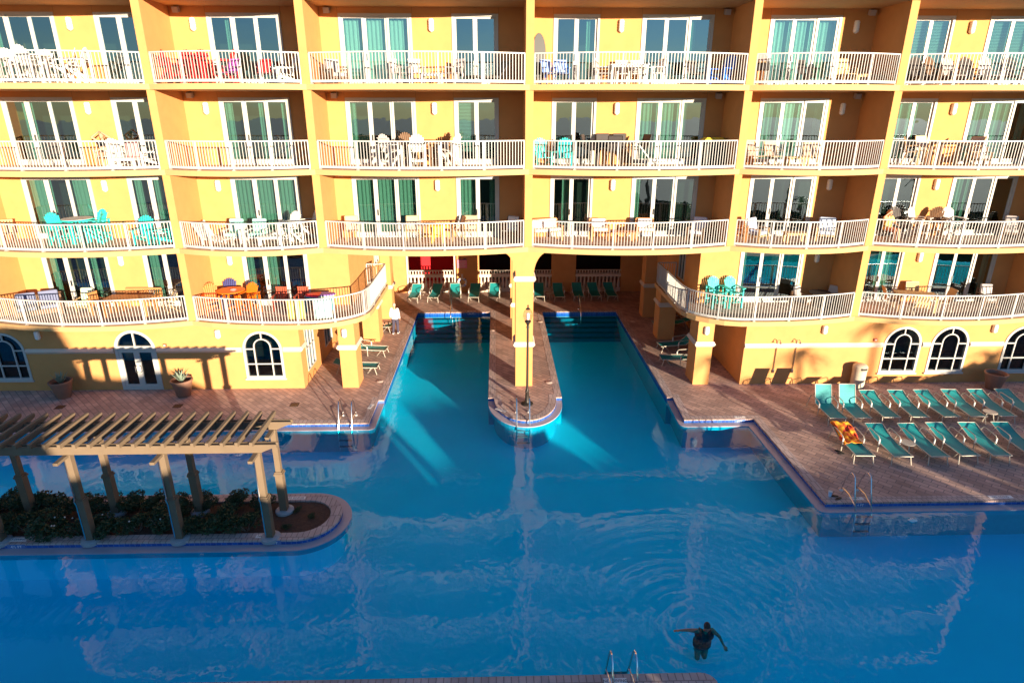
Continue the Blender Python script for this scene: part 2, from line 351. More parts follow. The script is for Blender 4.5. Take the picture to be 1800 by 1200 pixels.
m = MB(); ring(m, stadium(PR - .003), i_, -1.5, -.3); kid(m, 'base_wall', PLASTER, isl)
m = MB(); ring(m, stadium(PR + .27), stadium(PR), -.32, -.14); kid(m, 'ledge', LEDGE, isl)
m = MB(); m.prism(stadium(PR - .335), -.4, -.05); kid(m, 'mulch_bed', MULCH, isl)

# ------------------------------------------------------------------ the building
BLD = tag(empty('apartment_building', (1.27, 30, 0)), 'long yellow balcony block with white railings rising behind the pool', 'building')
def B(mb, name, mat, smooth=False, bevel=0, parent=None):
    """a part of the building; vertices are given in world coordinates"""
    mb.v = [(v[0] - 1.27, v[1] - 30, v[2]) for v in mb.v]
    return mb.build(name, mat, parent or BLD, smooth, bevel)
FZ = {3: 3.12, 4: 6.17, 5: 9.22, 6: 12.27, 7: 15.32}
FIN = [-20.97, -12.72, -6.99, 1.27, 9.53, 15.26, 23.51]
BULGE = [.72, .66, .72, .72, .66, .72]
DOORS = [[(-19.8, 3), (-15.45, 2)], [(-11.17, 3)], [(-6.1, 3), (-1.7, 2)], [(2.3, 2), (5.79, 3)], [(10.88, 3)], [(16.45, 2), (19.70, 3)]]
LAMPX = [-16.4, -11.7, -2.5, 4.96, 14.32, 19.0]
def curve(x0, x1, b, n=24, inset=0):
    xm = (x0 + x1) / 2; hw = (x1 - x0) / 2
    return [(x0 + (x1 - x0) * i / n, Y0 - .03 + inset - b * (1 - ((x0 + (x1 - x0) * i / n - xm) / hw) ** 2)) for i in range(n + 1)]
def resample(path, step):
    P = [Vector((p[0], p[1], 0)) for p in path]; d = [0]
    for i in range(1, len(P)): d.append(d[-1] + (P[i] - P[i - 1]).length)
    n = max(1, round(d[-1] / step)); out = []; j = 0
    for k in range(n + 1):
        t = d[-1] * k / n
        while j < len(P) - 2 and d[j + 1] < t: j += 1
        u = (t - d[j]) / max(1e-6, d[j + 1] - d[j]); q = P[j].lerp(P[j + 1], u); tg = (P[j + 1] - P[j]).normalized(); out.append((q, tg))
    return out
def railing(path, z):
    m = MB(); t = MB()
    pts = resample(path, .3)
    for i in range(len(pts) - 1):
        a, b = pts[i][0], pts[i + 1][0]; e = (b - a).normalized() * .01
        m.bar((a.x - e.x, a.y - e.y, z + .10), (b.x + e.x, b.y + e.y, z + .10), .04, .09)
        t.bar((a.x - e.x, a.y - e.y, z + 1.06), (b.x + e.x, b.y + e.y, z + 1.06), .06, .045)
    for q, tg in resample(path, .118):
        ang = math.atan2(tg.y, tg.x)
        m.cbox((q.x, q.y, z + .59), (.021, .021, .90), Matrix.Rotation(ang, 3, 'Z'))
    for q, tg in resample(path, 1.48):
        m.cbox((q.x, q.y, z + .54), (.055, .055, 1.0), Matrix.Rotation(math.atan2(tg.y, tg.x), 3, 'Z'))
        m.cbox((q.x, q.y, z + .012), (.11, .09, .02), Matrix.Rotation(math.atan2(tg.y, tg.x), 3, 'Z'))
    r = B(m, 'railing', WHITE); B(t, 'top_rail', WHITE, parent=r); return r
def wall_with_openings(x0, x1, y0, y1, z0, z1, ops):
    m = MB(); x = x0
    for a, b, zb, zt in sorted(ops):
        if a > x: m.box(x, a, y0, y1, z0, z1)
        if zb > z0: m.box(a, b, y0, y1, z0, zb)
        if zt < z1: m.box(a, b, y0, y1, zt, z1)
        x = b
    if x < x1: m.box(x, x1, y0, y1, z0, z1)
    return m
def pleats(m, x0, x1, y, z0, z1, amp=.035, per=.16):
    n = max(6, int((x1 - x0) / per * 6)); b = len(m.v)
    for i in range(n + 1):
        x = x0 + (x1 - x0) * i / n; yy = y + amp * math.sin(i / 6 * 2 * math.pi) + random.uniform(-.008, .008)
        m.v += [(x, yy, z0), (x, yy, z1)]
    for i in range(n): m.f.append((b + 2 * i, b + 2 * i + 2, b + 2 * i + 3, b + 2 * i + 1))
DW = {3: 2.84, 2: 1.82}; DH = 2.62
# what hangs behind each pane: c sage curtain, s pale sheer, b blind, - nothing, h half-open curtain
HANG = {(6, 0): ['h--', '--'], (6, 1): ['h--'], (6, 2): ['sss', '--'], (6, 3): ['-h', '--h'], (6, 4): ['sss'], (6, 5): ['bb', 'bbs'],
        (5, 0): ['h-h', '-h'], (5, 1): ['hhh'], (5, 2): ['h--', 'b-'], (5, 3): ['--', 'cch'], (5, 4): ['csh'], (5, 5): ['ch', 'cch'],
        (4, 0): ['c-c', 'hh'], (4, 1): ['ccc'], (4, 2): ['ccc', 'ch'], (4, 3): ['h-', 'h--'], (4, 4): ['---'], (4, 5): ['h-', 'c--'],
        (3, 0): ['h-h', 'h-'], (3, 1): ['hh-'], (3, 4): ['h--'], (3, 5): ['-c', '--h']}
def sliding_door(x0, n, z, hang, Y=WALL):
    w = DW[n]; zb = z + .01; zt = z + DH
    f = MB()
    f.box(x0, x0 + .09, Y - .035, Y + .14, zb, zt); f.box(x0 + w - .09, x0 + w, Y - .035, Y + .14, zb, zt)
    f.box(x0 + .09, x0 + w - .09, Y - .035, Y + .14, zt - .09, zt); f.box(x0 + .09, x0 + w - .09, Y - .035, Y + .14, zb, zb + .06)
    pw = (w - .18) / n
    for k in range(n):
        a = x0 + .09 + pw * k; off = .0 if k % 2 == 0 else .04
        f.box(a, a + .085, Y + .0 + off, Y + .05 + off, zb + .06, zt - .09); f.box(a + pw - .085, a + pw, Y + .0 + off, Y + .05 + off, zb + .06, zt - .09)
        f.box(a + .085, a + pw - .085, Y + .0 + off, Y + .05 + off, zb + .06, zb + .22); f.box(a + .085, a + pw - .085, Y + off, Y + .05 + off, zt - .17, zt - .09)
    d = B(f, 'sliding_door', WHITE)
    for k in range(n):
        a = x0 + .09 + pw * k; off = .0 if k % 2 == 0 else .04
        B(MB().box(a + .08, a + pw - .08, Y + .02 + off, Y + .03 + off, zb + .21, zt - .16), 'pane', GLASS, parent=d)
        h = hang[k]; m = MB(); yy = Y + .34
        if h in 'cs': pleats(m, a - .02, a + pw + .02, yy, zb + .05, zt)
        elif h == 'h':
            q = random.uniform(.28, .5); left = random.random() < .6
            pleats(m, a if left else a + pw * (1 - q), a + pw * q if left else a + pw, yy, zb + .05, zt)
        elif h == 'b':
            zz = zt - .1
            while zz > z + .5: m.cbox((a + pw / 2, Y + .27, zz), (pw - .05, .05, .012), Matrix.Rotation(R(35), 3, 'X')); zz -= .055
        if m.f: B(m, 'curtain', {'c': CURT, 'h': CURT, 's': SHEER, 'b': BLIND}[h], parent=d)
    hx = x0 + .09 + pw + (.05 if n == 3 else -.05)
    B(MB().box(hx - .02, hx + .02, Y - .055, Y - .002, z + .95, z + 1.2), 'handle', STEEL, parent=d)
    return d
def wall_lamp(x, y, z, h=.42, rz=0):
    m = MB()
    prof = [(.0, -h / 2 - .05), (.05, -h / 2 - .03), (.085, -h / 2), (.1, -h / 2 + .02)]
    k = 4
    for i in range(k):
        za = -h / 2 + .03 + (h - .06) * i / k; zb2 = -h / 2 + .03 + (h - .06) * (i + 1) / k
        prof += [(.105, za + .005), (.112, (za + zb2) / 2), (.105, zb2 - .005), (.088, zb2)]
    prof += [(.09, h / 2), (.0, h / 2 + .01)]
    m.lathe(prof, (x, y - .06, z), 14)
    return B(m, 'wall_lamp', LAMPW, True)

WRAP = [(-12.72, Y0 - .03), (-11.8, 24.98), (-10.66, 24.75), (-9.7, 24.64), (-8.7, 24.60), (-7.6, 24.62), (-6.95, 24.78), (-6.4, 25.08), (-5.95, 25.45), (-5.68, 25.85), (-5.54, 26.3), (-5.5, 26.8), (-5.5, 31.0)]
for fl in (3, 4, 5, 6, 7):
    z = FZ[fl]
    # continuous floor plate behind the back wall, and rooms
    if fl == 3:
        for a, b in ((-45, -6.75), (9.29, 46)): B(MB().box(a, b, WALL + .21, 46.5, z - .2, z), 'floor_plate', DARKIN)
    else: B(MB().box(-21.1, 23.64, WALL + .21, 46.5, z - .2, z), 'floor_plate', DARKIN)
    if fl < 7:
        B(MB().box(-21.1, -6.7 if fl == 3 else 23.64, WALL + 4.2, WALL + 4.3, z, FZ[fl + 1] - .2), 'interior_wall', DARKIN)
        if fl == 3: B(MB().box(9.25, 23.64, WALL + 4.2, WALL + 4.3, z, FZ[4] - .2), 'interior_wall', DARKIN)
    for b in range(6):
        x0, x1 = FIN[b], FIN[b + 1]
        if fl == 3 and b in (2, 3): continue
        if fl == 3 and b == 1:
            front = WRAP; poly = front + [(-6.55, 31.0), (-6.55, WALL), (-12.72, WALL)]
        elif fl == 3 and b == 4:
            front = [(2.54 - p[0], p[1]) for p in WRAP[::-1]]
            poly = front + [(15.26, WALL), (9.09, WALL), (9.09, 31.0)]
        else:
            front = curve(x0, x1, BULGE[b]); poly = front + [(x1, WALL), (x0, WALL)]
        B(MB().prism(poly, z - .2, z), 'balcony_slab', TRIM)
        if fl < 7:
            inn = [(p[0] + (.1 if i == 0 else 0) - (.1 if i == len(front) - 1 else 0), p[1] + .12) for i, p in enumerate(front)]
            B(MB().prism(inn + [(q[0], q[1] - .01) for q in poly[len(front):]], z + .002, z + .006), 'balcony_floor', FLOORT)
            if fl == 3 and b in (1, 4):
                base = [(-12.5, 25.25), (-11.8, 25.05), (-10.66, 24.82), (-9.7, 24.71), (-8.7, 24.67), (-7.6, 24.69), (-6.98, 24.84), (-6.45, 25.13), (-6.0, 25.5), (-5.74, 25.88), (-5.61, 26.31), (-5.57, 26.8), (-5.57, 30.93), (-6.5, 30.93)]
                rp = base if b == 1 else [(2.54 - p[0], p[1]) for p in base[::-1]]
            else:
                rp = curve(x0 + .19, x1 - .19, BULGE[b] * .97, inset=.08)
            railing(rp, z)
            zt = FZ[fl + 1] - .2
            # soffit sheet below the next slab is the slab itself; back wall with door openings
            wx0, wx1 = x0, x1
            if fl == 3 and b == 1: wx1 = -6.55
            if fl == 3 and b == 4: wx0 = 9.09
            ops = [(a, a + DW[n], z - .0, z + DH) for a, n in DOORS[b]]
            B(wall_with_openings(wx0, wx1, WALL, WALL + .2, z, zt, ops), 'back_wall', YEL)
            cj = MB()
            for a, n in DOORS[b]:
                for q in (a - .02, a + DW[n] + .02): cj.box(q - .006, q + .006, WALL - .002, WALL + .001, z + DH, zt)
            B(cj, 'control_joint', plain('joint_line', (.30, .15, .06), .9))  # thin darker-toned strips mark the stucco control joints
            for (a, n), hg in zip(DOORS[b], HANG[(fl, b)]): sliding_door(a, n, z, hg)
            wall_lamp(LAMPX[b], WALL, z + 2.22 if fl > 3 else z + 2.1)
            if fl > 3:
                sp = MB(); sx = x0 + .5 if b in (1, 2) else (x1 - .45 if b in (3, 4, 5) else x0 + .6)
                sp.cbox((sx, WALL - .14, zt - .14), (.22, .2, .2), Matrix.Rotation(R(15), 3, 'X')); B(sp, 'speaker_box', GREYP)
    # fins between the balconies
    if fl < 7:
        for i, x in enumerate(FIN):
            if fl == 3 and i in (2, 3, 4): continue
            B(MB().box(x - .15, x + .15, Y0, WALL, z + .0, FZ[fl + 1] - .2), 'partition_wall', YEL)

for x in (-21.3, 23.66): B(MB().box(x - .02, x + .18, WALL + .2, 46.5, 3.13, 15.32), 'end_wall', YEL)
B(MB().box(-45, -20.98, Y0 - .2, WALL + .2, 2.925, 3.11), 'low_roof', TRIM); B(MB().box(23.52, 46, Y0 - .2, WALL + .2, 2.925, 3.11), 'low_roof', TRIM)
# side walls of the two wings beside the pool arcade (third storey) with a window each
for sx, x0, x1 in ((-1, -6.75, -6.55), (1, 9.09, 9.29)):
    z = FZ[3]
    m = MB()
    ya, yb = 33.2, 34.4
    m.box(x0, x1, WALL + .2, ya if sx < 0 else 29.6, z - .2, FZ[4] - .2)
    a, b = (ya, yb) if sx < 0 else (29.6, 30.6)
    m.box(x0, x1, a, b, z - .2, z + .5); m.box(x0, x1, a, b, z + 2.5, FZ[4] - .2); m.box(x0, x1, b, 46, z - .2, FZ[4] - .2)
    B(m, 'wing_wall', YEL)
    xf = x1 if sx < 0 else x0
    f = MB()
    for p, q in ((a, a + .07), (b - .07, b), ((a + b) / 2 - .035, (a + b) / 2 + .035)): f.box(xf - .08, xf + .03 * -sx if sx < 0 else xf + .08, p, q, z + .5, z + 2.5) if sx < 0 else f.box(xf - .03, xf + .08, p, q, z + .5, z + 2.5)
    f.box(min(xf - .03, xf + .03), max(xf - .03, xf + .03), a - .06, b + .06, z + .44, z + .5)
    w = B(f, 'side_window', WHITE)
    B(MB().box(xf - .04, xf - .03, a, b, z + .5, z + 2.5) if sx < 0 else MB().box(xf + .03, xf + .04, a, b, z + .5, z + 2.5), 'pane', GLASSD, parent=w)

# ground storey of the wings: front walls with arched openings
def arch_loop(xc, w, z0, z1, n=18):
    r = w / 2; zs = z1 - r
    return [(xc - r, z0), (xc + r, z0)] + [(xc + r * math.cos(R(180 * i / n)), zs + r * math.sin(R(180 * i / n))) for i in range(n + 1)]
def wall_with_arches(x0, x1, y, z0, z1, loops, th=.22):
    bm = bmesh.new(); es = []
    def loop(pts):
        vs_ = [bm.verts.new((p[0], y, p[1])) for p in pts]
        for i in range(len(vs_)): es.append(bm.edges.new((vs_[i], vs_[(i + 1) % len(vs_)])))
    loop([(x0, z0), (x1, z0), (x1, z1), (x0, z1)])
    for l in loops: loop(l)
    bmesh.ops.triangle_fill(bm, use_beauty=True, edges=es, normal=(0, -1, 0))
    bm.verts.index_update(); mb = MB(); mb.v = [tuple(v.co) for v in bm.verts]; mb.f = [tuple(v.index for v in f.verts) for f in bm.faces]; bm.free()
    for l in loops + [[(x0, z0), (x1, z0), (x1, z1), (x0, z1)]]:
        b = len(mb.v); n = len(l); mb.v += [(p[0], y, p[1]) for p in l] + [(p[0], y + th, p[1]) for p in l]
        for i in range(n): mb.f.append((b + i, b + (i + 1) % n, b + n + (i + 1) % n, b + n + i))
    return mb
def outline_frame(m, loop, t, y0, y1, close=True):
    """a frame following a loop, t wide towards the inside"""
    cx = sum(p[0] for p in loop) / len(loop); cz = sum(p[1] for p in loop) / len(loop)
    xs = [p[0] for p in loop]; zs = [p[1] for p in loop]; hw = (max(xs) - min(xs)) / 2; hz = (max(zs) - min(zs)) / 2
    mx = (max(xs) + min(xs)) / 2; zc = max(zs) - hw
    inn = []
    for x, zz in loop:
        if zz >= zc - 1e-6:
            d = math.hypot(x - mx, zz - zc); k = (d - t) / d; inn.append((mx + (x - mx) * k, zc + (zz - zc) * k))
        else: inn.append((x + (t if x < mx else -t), zz + t))
    n = len(loop); b = len(m.v)
    for poly, y in ((loop, y0), (inn, y0), (inn, y1), (loop, y1)): m.v += [(p[0], y, p[1]) for p in poly]
    for i in range(n):
        j = (i + 1) % n
        for k in range(4):
            k2 = (k + 1) % 4; m.f.append((b + k * n + i, b + k * n + j, b + k2 * n + j, b + k2 * n + i))
    return inn
def arched_window(xc, w=1.66, z0=.50, z1=2.64, y=Y0):
    l = arch_loop(xc, w, z0, z1); f = MB(); yf = y - .03
    outline_frame(f, l, .10, yf, y + .12)
    r = w / 2; zs = z1 - r; ri = r * .42; zi = zs + .12
    pts = [(xc - ri, y, z0 + .06)] + [(xc - ri, y, zi)] + [(xc + ri * math.cos(R(180 - 180 * i / 12)), y, zi + ri * math.sin(R(180 * i / 12))) for i in range(13)] + [(xc + ri, y, z0 + .06)]
    for i in range(len(pts) - 1): f.bar(pts[i], pts[i + 1], .05, .055, (0, 1, 0))
    f.box(xc - .025, xc + .025, y - .02, y + .035, zi + ri, z1 - .08)
    zm = z0 + (zs - z0) * .50
    for a, b, zz in ((xc - r + .08, xc - ri, zm), (xc + ri, xc + r - .08, zm), (xc - ri + .02, xc + ri - .02, zm), (xc - r + .08, xc - ri, zs + .03), (xc + ri, xc + r - .08, zs + .03)):
        f.box(a, b, y - .018, y + .033, zz - .025, zz + .025)
    f.box(xc - r - .05, xc + r + .05, y - .07, y + .1, z0 - .07, z0 - .003)
    o = B(f, 'arched_window', WHITE)
    g = MB(); n = len(l); g.v = [(p[0], y + .06, p[1]) for p in l]; g.f = [tuple(range(n))]
    B(g, 'pane', GLASSD, parent=o)
ARCH_L = [-20.75, -10.0]; ARCH_R = [17.63, 19.73, 22.98]; DOORC = -15.33
wins = [arch_loop(x, 1.66, .50, 2.64) for x in ARCH_L] + [arch_loop(DOORC, 1.72, 0.0, 2.72)]
wins[-1] = [(p[0], max(p[1], .012)) for p in wins[-1]]
B(wall_with_arches(-45, -8.4, Y0, 0, 2.92, wins), 'ground_wall', YEL)
B(wall_with_arches(10.69, 46, Y0, 0, 2.92, [arch_loop(x, 1.66, .50, 2.64) for x in ARCH_R]), 'ground_wall', YEL)
for x in ARCH_L + ARCH_R: arched_window(x)
# dark rooms behind the ground windows
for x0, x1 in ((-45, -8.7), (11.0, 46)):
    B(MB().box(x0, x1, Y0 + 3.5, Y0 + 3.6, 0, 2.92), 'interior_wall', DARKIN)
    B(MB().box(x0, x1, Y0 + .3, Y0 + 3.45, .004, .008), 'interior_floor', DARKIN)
# side walls of the ground storey
m = wall_with_openings(Y0 + .22, 46, -8.6, -8.4, 0, 2.92, [(26.0, 27.3, .5, 2.6), (29.0, 30.4, .5, 2.6)])
m.v = [(v[1], v[0], v[2]) for v in m.v]; B(m, 'side_wall', YEL)
for a, b in ((26.0, 27.3), (29.0, 30.4)):
    f = MB()
    for k in range(4):
        yy = a + (b - a) * k / 3; f.box(-8.5, -8.38, min(max(yy - .03, a), b - .06), min(max(yy + .03, a + .06), b), .5, 2.6)
    for zz in (.5, 1.5, 2.54): f.box(-8.49, -8.375, a + .06, b - .06, zz, zz + .05)
    o = B(f, 'side_window', WHITE); B(MB().box(-8.45, -8.44, a, b, .5, 2.6), 'pane', GLASSD, parent=o)
B(MB().box(10.69, 10.89, Y0 + .22, 46, 0, 2.92), 'side_wall', YEL)
# arched double door
xc = DOORC; f = MB(); l = arch_loop(xc, 1.72, .012, 2.72); outline_frame(f, l, .12, Y0 - .03, Y0 + .14)
f.box(xc - .74, xc + .74, Y0 - .04, Y0 + .12, 1.86, 2.02); f.box(xc - .025, xc + .025, Y0 - .02, Y0 + .06, 2.02, 2.62)
for s in (-1, 1):
    a, b = sorted((xc, xc + s * .74))
    f.box(a, a + .12, Y0, Y0 + .06, .1, 1.86); f.box(b - .12, b, Y0, Y0 + .06, .1, 1.86); f.box(a + .12, b - .12, Y0, Y0 + .06, .1, .26); f.box(a + .12, b - .12, Y0, Y0 + .06, 1.72, 1.86)
o = B(f, 'glass_door', WHITE)
g = MB(); g.v = [(p[0], Y0 + .045, p[1]) for p in l]; g.f = [tuple(range(len(l)))]; B(g, 'pane', GLASSD, parent=o)
for s in (-1, 1):
    B(MB().tube([(xc + s * .05, Y0 - .005, .82), (xc + s * .05, Y0 - .06, .84), (xc + s * .13, Y0 - .08, .86), (xc + s * .13, Y0 - .08, 1.12), (xc + s * .05, Y0 - .06, 1.14), (xc + s * .05, Y0 - .005, 1.16)], .013), 'handle', STEEL, True, parent=o)
# cornice bands on the ground walls
def cornice(x0, x1, z=1.80, y=Y0):
    m = MB().prismX([(y + .01, z - .1), (y - .03, z - .1), (y - .11, z + .01), (y - .03, z + .12), (y + .01, z + .12)], x0, x1); B(m, 'cornice', PALE)
for a, b in ((-45, -21.62), (-19.88, -16.23), (-14.43, -10.87), (-9.13, -8.4), (10.69, 16.76), (18.5, 18.86), (20.6, 22.1), (23.85, 46)): cornice(a, b)
m = MB().prismY([(-8.4 + v, zz) for v, zz in ((-.01, 1.7), (.03, 1.7), (.11, 1.81), (.03, 1.92), (-.01, 1.92))], Y0, 25.98); B(m, 'cornice', PALE)
for x in (-19.2, -11.75, 14.06, 21.5): wall_lamp(x, Y0, 2.55, .34)

# arcade columns
def column(x0, x1, y0, y1, top, collars, haunch=None):
    c = B(MB().box(x0, x1, y0, y1, 0, top), 'column', YEL)
    for zc in collars:
        m = MB(); d = .1
        rings = [(0.012, zc - .11), (.035, zc - .11), (d, zc), (.035, zc + .12), (.012, zc + .12)]
        b = len(m.v)
        for q, zz in rings: m.v += [(x0 - q, y0 - q, zz), (x1 + q, y0 - q, zz), (x1 + q, y1 + q, zz), (x0 - q, y1 + q, zz)]
        for i in range(len(rings) - 1):
            for k in range(4): m.f.append((b + i * 4 + k, b + i * 4 + (k + 1) % 4, b + (i + 1) * 4 + (k + 1) % 4, b + (i + 1) * 4 + k))
        m.f.append((b + 3, b + 2, b + 1, b)); e = b + 4 * (len(rings) - 1); m.f.append((e, e + 1, e + 2, e + 3))
        B(m, 'collar', PALE, parent=c)
    return c
for y in (Y0, 31.1, 34.9):
    ctop = 5.97
    column(.77, 1.51, y + .002, y + .9, ctop, (1.95, 4.83))
    for s, xa in ((-1, .77), (1, 1.51)):
        q = [(xa + s * .62 * (1 - math.sin(R(90 * i / 10))), 4.95 + 1.02 * math.cos(R(90 - 90 * i / 10)) * 1.0) for i in range(11)]
        q = [(xa + s * .62 * (1 - math.cos(R(90 * i / 10))), 4.95 + 1.02 * math.sin(R(90 * i / 10))) for i in range(11)]
        poly = [(xa, 4.95)] + q[1:] + [(xa, 5.97)]
        if s > 0: poly = poly[::-1]
        B(MB().prismY(poly, y + .004, y + .88), 'arch', YEL)
column(-6.76, -6.06, Y0, Y0 + 1.0, 2.92, (1.87,)); column(8.60, 9.30, Y0, Y0 + 1.1, 2.92, (1.9,))
column(-6.99, -6.14, 31.1, 32.1, 2.92, (1.9,)); column(8.44, 9.3, 31.1, 32.1, 2.92, (1.9,))
column(-6.72, -6.02, 34.9, 35.8, 5.97, (1.9, 4.2)); column(8.48, 9.2, 34.9, 35.8, 5.97, (1.9, 4.2))
B(MB().prismY([(-6.02, 5.5), (-5.7, 5.9), (-5.62, 5.97), (-6.02, 5.97)], 34.9, 35.78), 'arch', YEL)
B(MB().prismY([(8.48, 5.5), (8.48, 5.97), (8.08, 5.97), (8.16, 5.9)], 34.9, 35.78), 'arch', YEL)
wall_lamp(-6.47, Y0, 2.55, .34); wall_lamp(8.95, Y0, 2.55, .34)
B(MB().box(-6.5, 9.2, WALL, WALL + .2, 5.55, 5.969), 'ceiling_beam', YEL)
B(MB().box(-45, 46, WALL + .205, 46.4, 5.94, 5.965), 'ceiling', CEIL)

# back of the arcade: pillars, balustrades, dark rooms beyond
YB = 40.5
for x0, x1 in ((-8.39, -5.92), (-2.64, -1.18), (3.62, 5.2), (8.22, 10.68)):
    B(MB().box(x0, x1, YB, YB + .5, 0, 5.94), 'pillar', YEL)
B(MB().box(-5.92, -5.82, YB - .05, YB + .3, 0, 5.94), 'post', PALE)
B(MB().box(-2.82, -2.72, YB - .05, YB + .3, 0, 5.94), 'post', PALE)
for x0, x1 in ((-5.82, -2.82), (-1.18, 3.62), (5.2, 8.22)):
    m = MB(); m.box(x0, x1, YB + .05, YB + .3, 0, .28); m.box(x0, x1, YB + .03, YB + .32, 1.02, 1.2)
    n = int((x1 - x0) / .24)
    for k in range(n):
        m.lathe([(.075, .28), (.095, .36), (.105, .5), (.06, .75), (.05, .9), (.085, 1.02)], (x0 + (x1 - x0) * (k + .5) / n, YB + .17, 0), 8)
    B(m, 'balustrade', PALE, True)
    m = MB(); m.box(x0, x1, YB + .12, YB + .2, 1.42, 1.47); n = int((x1 - x0) / .18)
    for k in range(n): m.box(x0 + (x1 - x0) * (k + .5) / n - .035, x0 + (x1 - x0) * (k + .5) / n + .035, YB + .13, YB + .18, 1.2, 1.42)
    B(m, 'balustrade_rail', PALE)
B(MB().box(-12, -2.2, 43.6, 43.8, 0, 5.94), 'far_wall', REDWALL)
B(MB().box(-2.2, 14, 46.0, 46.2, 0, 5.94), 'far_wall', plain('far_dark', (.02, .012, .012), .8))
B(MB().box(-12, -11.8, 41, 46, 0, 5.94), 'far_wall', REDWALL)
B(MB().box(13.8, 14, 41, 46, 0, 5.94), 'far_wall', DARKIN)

# ------------------------------------------------------------------ pergola on the island
PG = tag(empty('pergola', (-11.5, 15.7, 0)), 'weathered timber pergola with close rafters on tapered posts over the planting island', 'pergola')
def P(mb, name, mat, smooth=False, parent=None, bevel=0):
    mb.v = [(v[0] + 11.5, v[1] - 15.7, v[2]) for v in mb.v]; return mb.build(name, mat, parent or PG, smooth, bevel)
for yb in (15.03, 16.33):
    m = MB(); x1 = -5.92
    for dy in (-.09, .05):
        m.prismY([(-15.3, 2.78), (x1 - .42, 2.78), (x1 - .3, 2.84), (x1 - .1, 2.92), (x1, 2.93), (x1, 3.02), (-15.9, 3.02), (-15.9, 2.93), (-15.8, 2.92)], yb + dy, yb + dy + .045)
    P(m, 'beam', WOODP)
n_r = 40
for k in range(n_r):
    x = -6.55 - .385 * k
    if x < -15.7: break
    m = MB().prismX([(14.86, 3.02), (14.90, 3.0), (15.02, 2.97), (16.5, 2.97), (16.68, 3.0), (16.76, 3.04), (16.76, 3.13), (14.86, 3.13)], x - .04, x + .04)
    P(m, 'rafter', WOODP)
for i, x in enumerate((-14.02, -11.5, -9.02, -6.49)):
    for yb in (15.06, 16.33):
        if x < PX0 - .4: zb = -.05
        m = MB(); m.lathe([(.27, -.08), (.27, .02), (.22, .05), (.15, .05)], (x, yb, 0), 18); pb = P(m, 'post_base', plain('post_base_white', (.34, .35, .38), .6), True)
        m = MB(); m.cbox((x, yb, .66), (.215, .215, 1.24)); m.cbox((x, yb, 1.29), (.26, .26, .06)); m.cbox((x, yb, 1.345), (.22, .22, .05)); m.cbox((x, yb, 2.08), (.155, .155, 1.42))
        m.cbox((x, yb, 2.73), (.19, .19, .05))
        m.prismX([(yb - .55, 2.70), (yb - .1, 2.70), (yb + .1, 2.70), (yb + .55, 2.70), (yb + .55, 2.775), (yb - .55, 2.775)], x - .06, x + .06)
        P(m, 'post', WOODP)
        if yb < 15.2:
            P(MB().tube([(x - .09, yb - .11, .05), (x - .09, yb - .11, 1.2), (x - .09, yb - .145, 1.34), (x - .09, yb - .1, 1.42), (x - .09, yb - .1, 2.62)], .022, 6), 'conduit', STEEL, True)

# ------------------------------------------------------------------ plants
def leaf_cloud(n, rx, ry, rz, size, seed, zc=None, flat=.6, core=.35):
    rnd = random.Random(seed); m = MB(); zc = rz if zc is None else zc
    lumps = [(rnd.uniform(-.6, .6) * rx, rnd.uniform(-.6, .6) * ry, zc + rnd.uniform(-.35, .55) * rz, rnd.uniform(.35, .6)) for _ in range(9)]
    for k in range(n):
        L = rnd.choice(lumps); v = Vector((rnd.gauss(0, 1), rnd.gauss(0, 1), rnd.gauss(0, 1))).normalized() * (rnd.uniform(core, 1) ** .5) * L[3]
        p = Vector((L[0] + v.x * rx, L[1] + v.y * ry, max(.02, L[2] + v.z * rz)))
        s = size * rnd.uniform(.6, 1.3); q = Euler((rnd.uniform(-1.2, 1.2), rnd.uniform(-1.2, 1.2), rnd.uniform(0, 6.3))).to_matrix()
        pts = [Vector((-.0, -s, 0)), Vector((s * .45, 0, s * .12)), Vector((0, s, 0)), Vector((-s * .45, 0, s * .12))]
        m.add([p + q @ t for t in pts], [(0, 1, 2, 3)])
    return m
SH = [leaf_cloud(1300, .72, .5, .34, .055, 40 + i).mesh('foliage', LEAF) for i in range(4)]
STEMS = MB()
for i in range(9):
    a = i * .7; STEMS.tube([(0.05 * math.cos(a), .05 * math.sin(a), 0), (.4 * math.cos(a), .28 * math.sin(a), .4)], .012, 4)
STEM_ME = STEMS.mesh('stem', BARK)
def shrub(x, y, i, s, label):
    o = tag(empty('shrub', (x, y, -.05), random.uniform(0, 6.28)), label, 'shrub', 'dark shrubs planted under the pergola'); o.scale = (s, s, s * random.uniform(.85, 1.15))
    for nm, me in (('foliage', SH[i % 4]), ('stem', STEM_ME)):
        c = bpy.data.objects.new(nm, me); COL.objects.link(c); c.parent = o
k = 0
for row, y in ((0, 15.45), (1, 16.55)):
    for x in [-15.1 + .78 * j for j in range(11)]:
        k += 1
        shrub(x + random.uniform(-.1, .1), y + random.uniform(-.08, .08), k, random.uniform(.7, .95), 'low dark leafy shrub in the front row of the island bed' if row == 0 else 'low dark leafy shrub in the back row of the island bed')
for x, y, lb in ((-6.1, 16.35, 'small sprig of a plant in bare mulch by the back end post'), (-5.6, 16.0, 'small sprig of a plant in bare mulch at the round island end'), (-6.2, 15.5, 'small sprig of a plant in bare mulch nearest the front island edge')):
    shrub(x, y, 1, .22, lb)
fl_ = MB(); rnd = random.Random(5)
for _ in range(12):
    x = rnd.uniform(-15.3, -8); y = rnd.choice((15.2, 15.5, 16.5)) + rnd.uniform(-.2, .2); fl_.cbox((x, y, .5 + rnd.uniform(-.12, .08)), (.035, .035, .02), Euler((rnd.random(), rnd.random(), 0)).to_matrix())
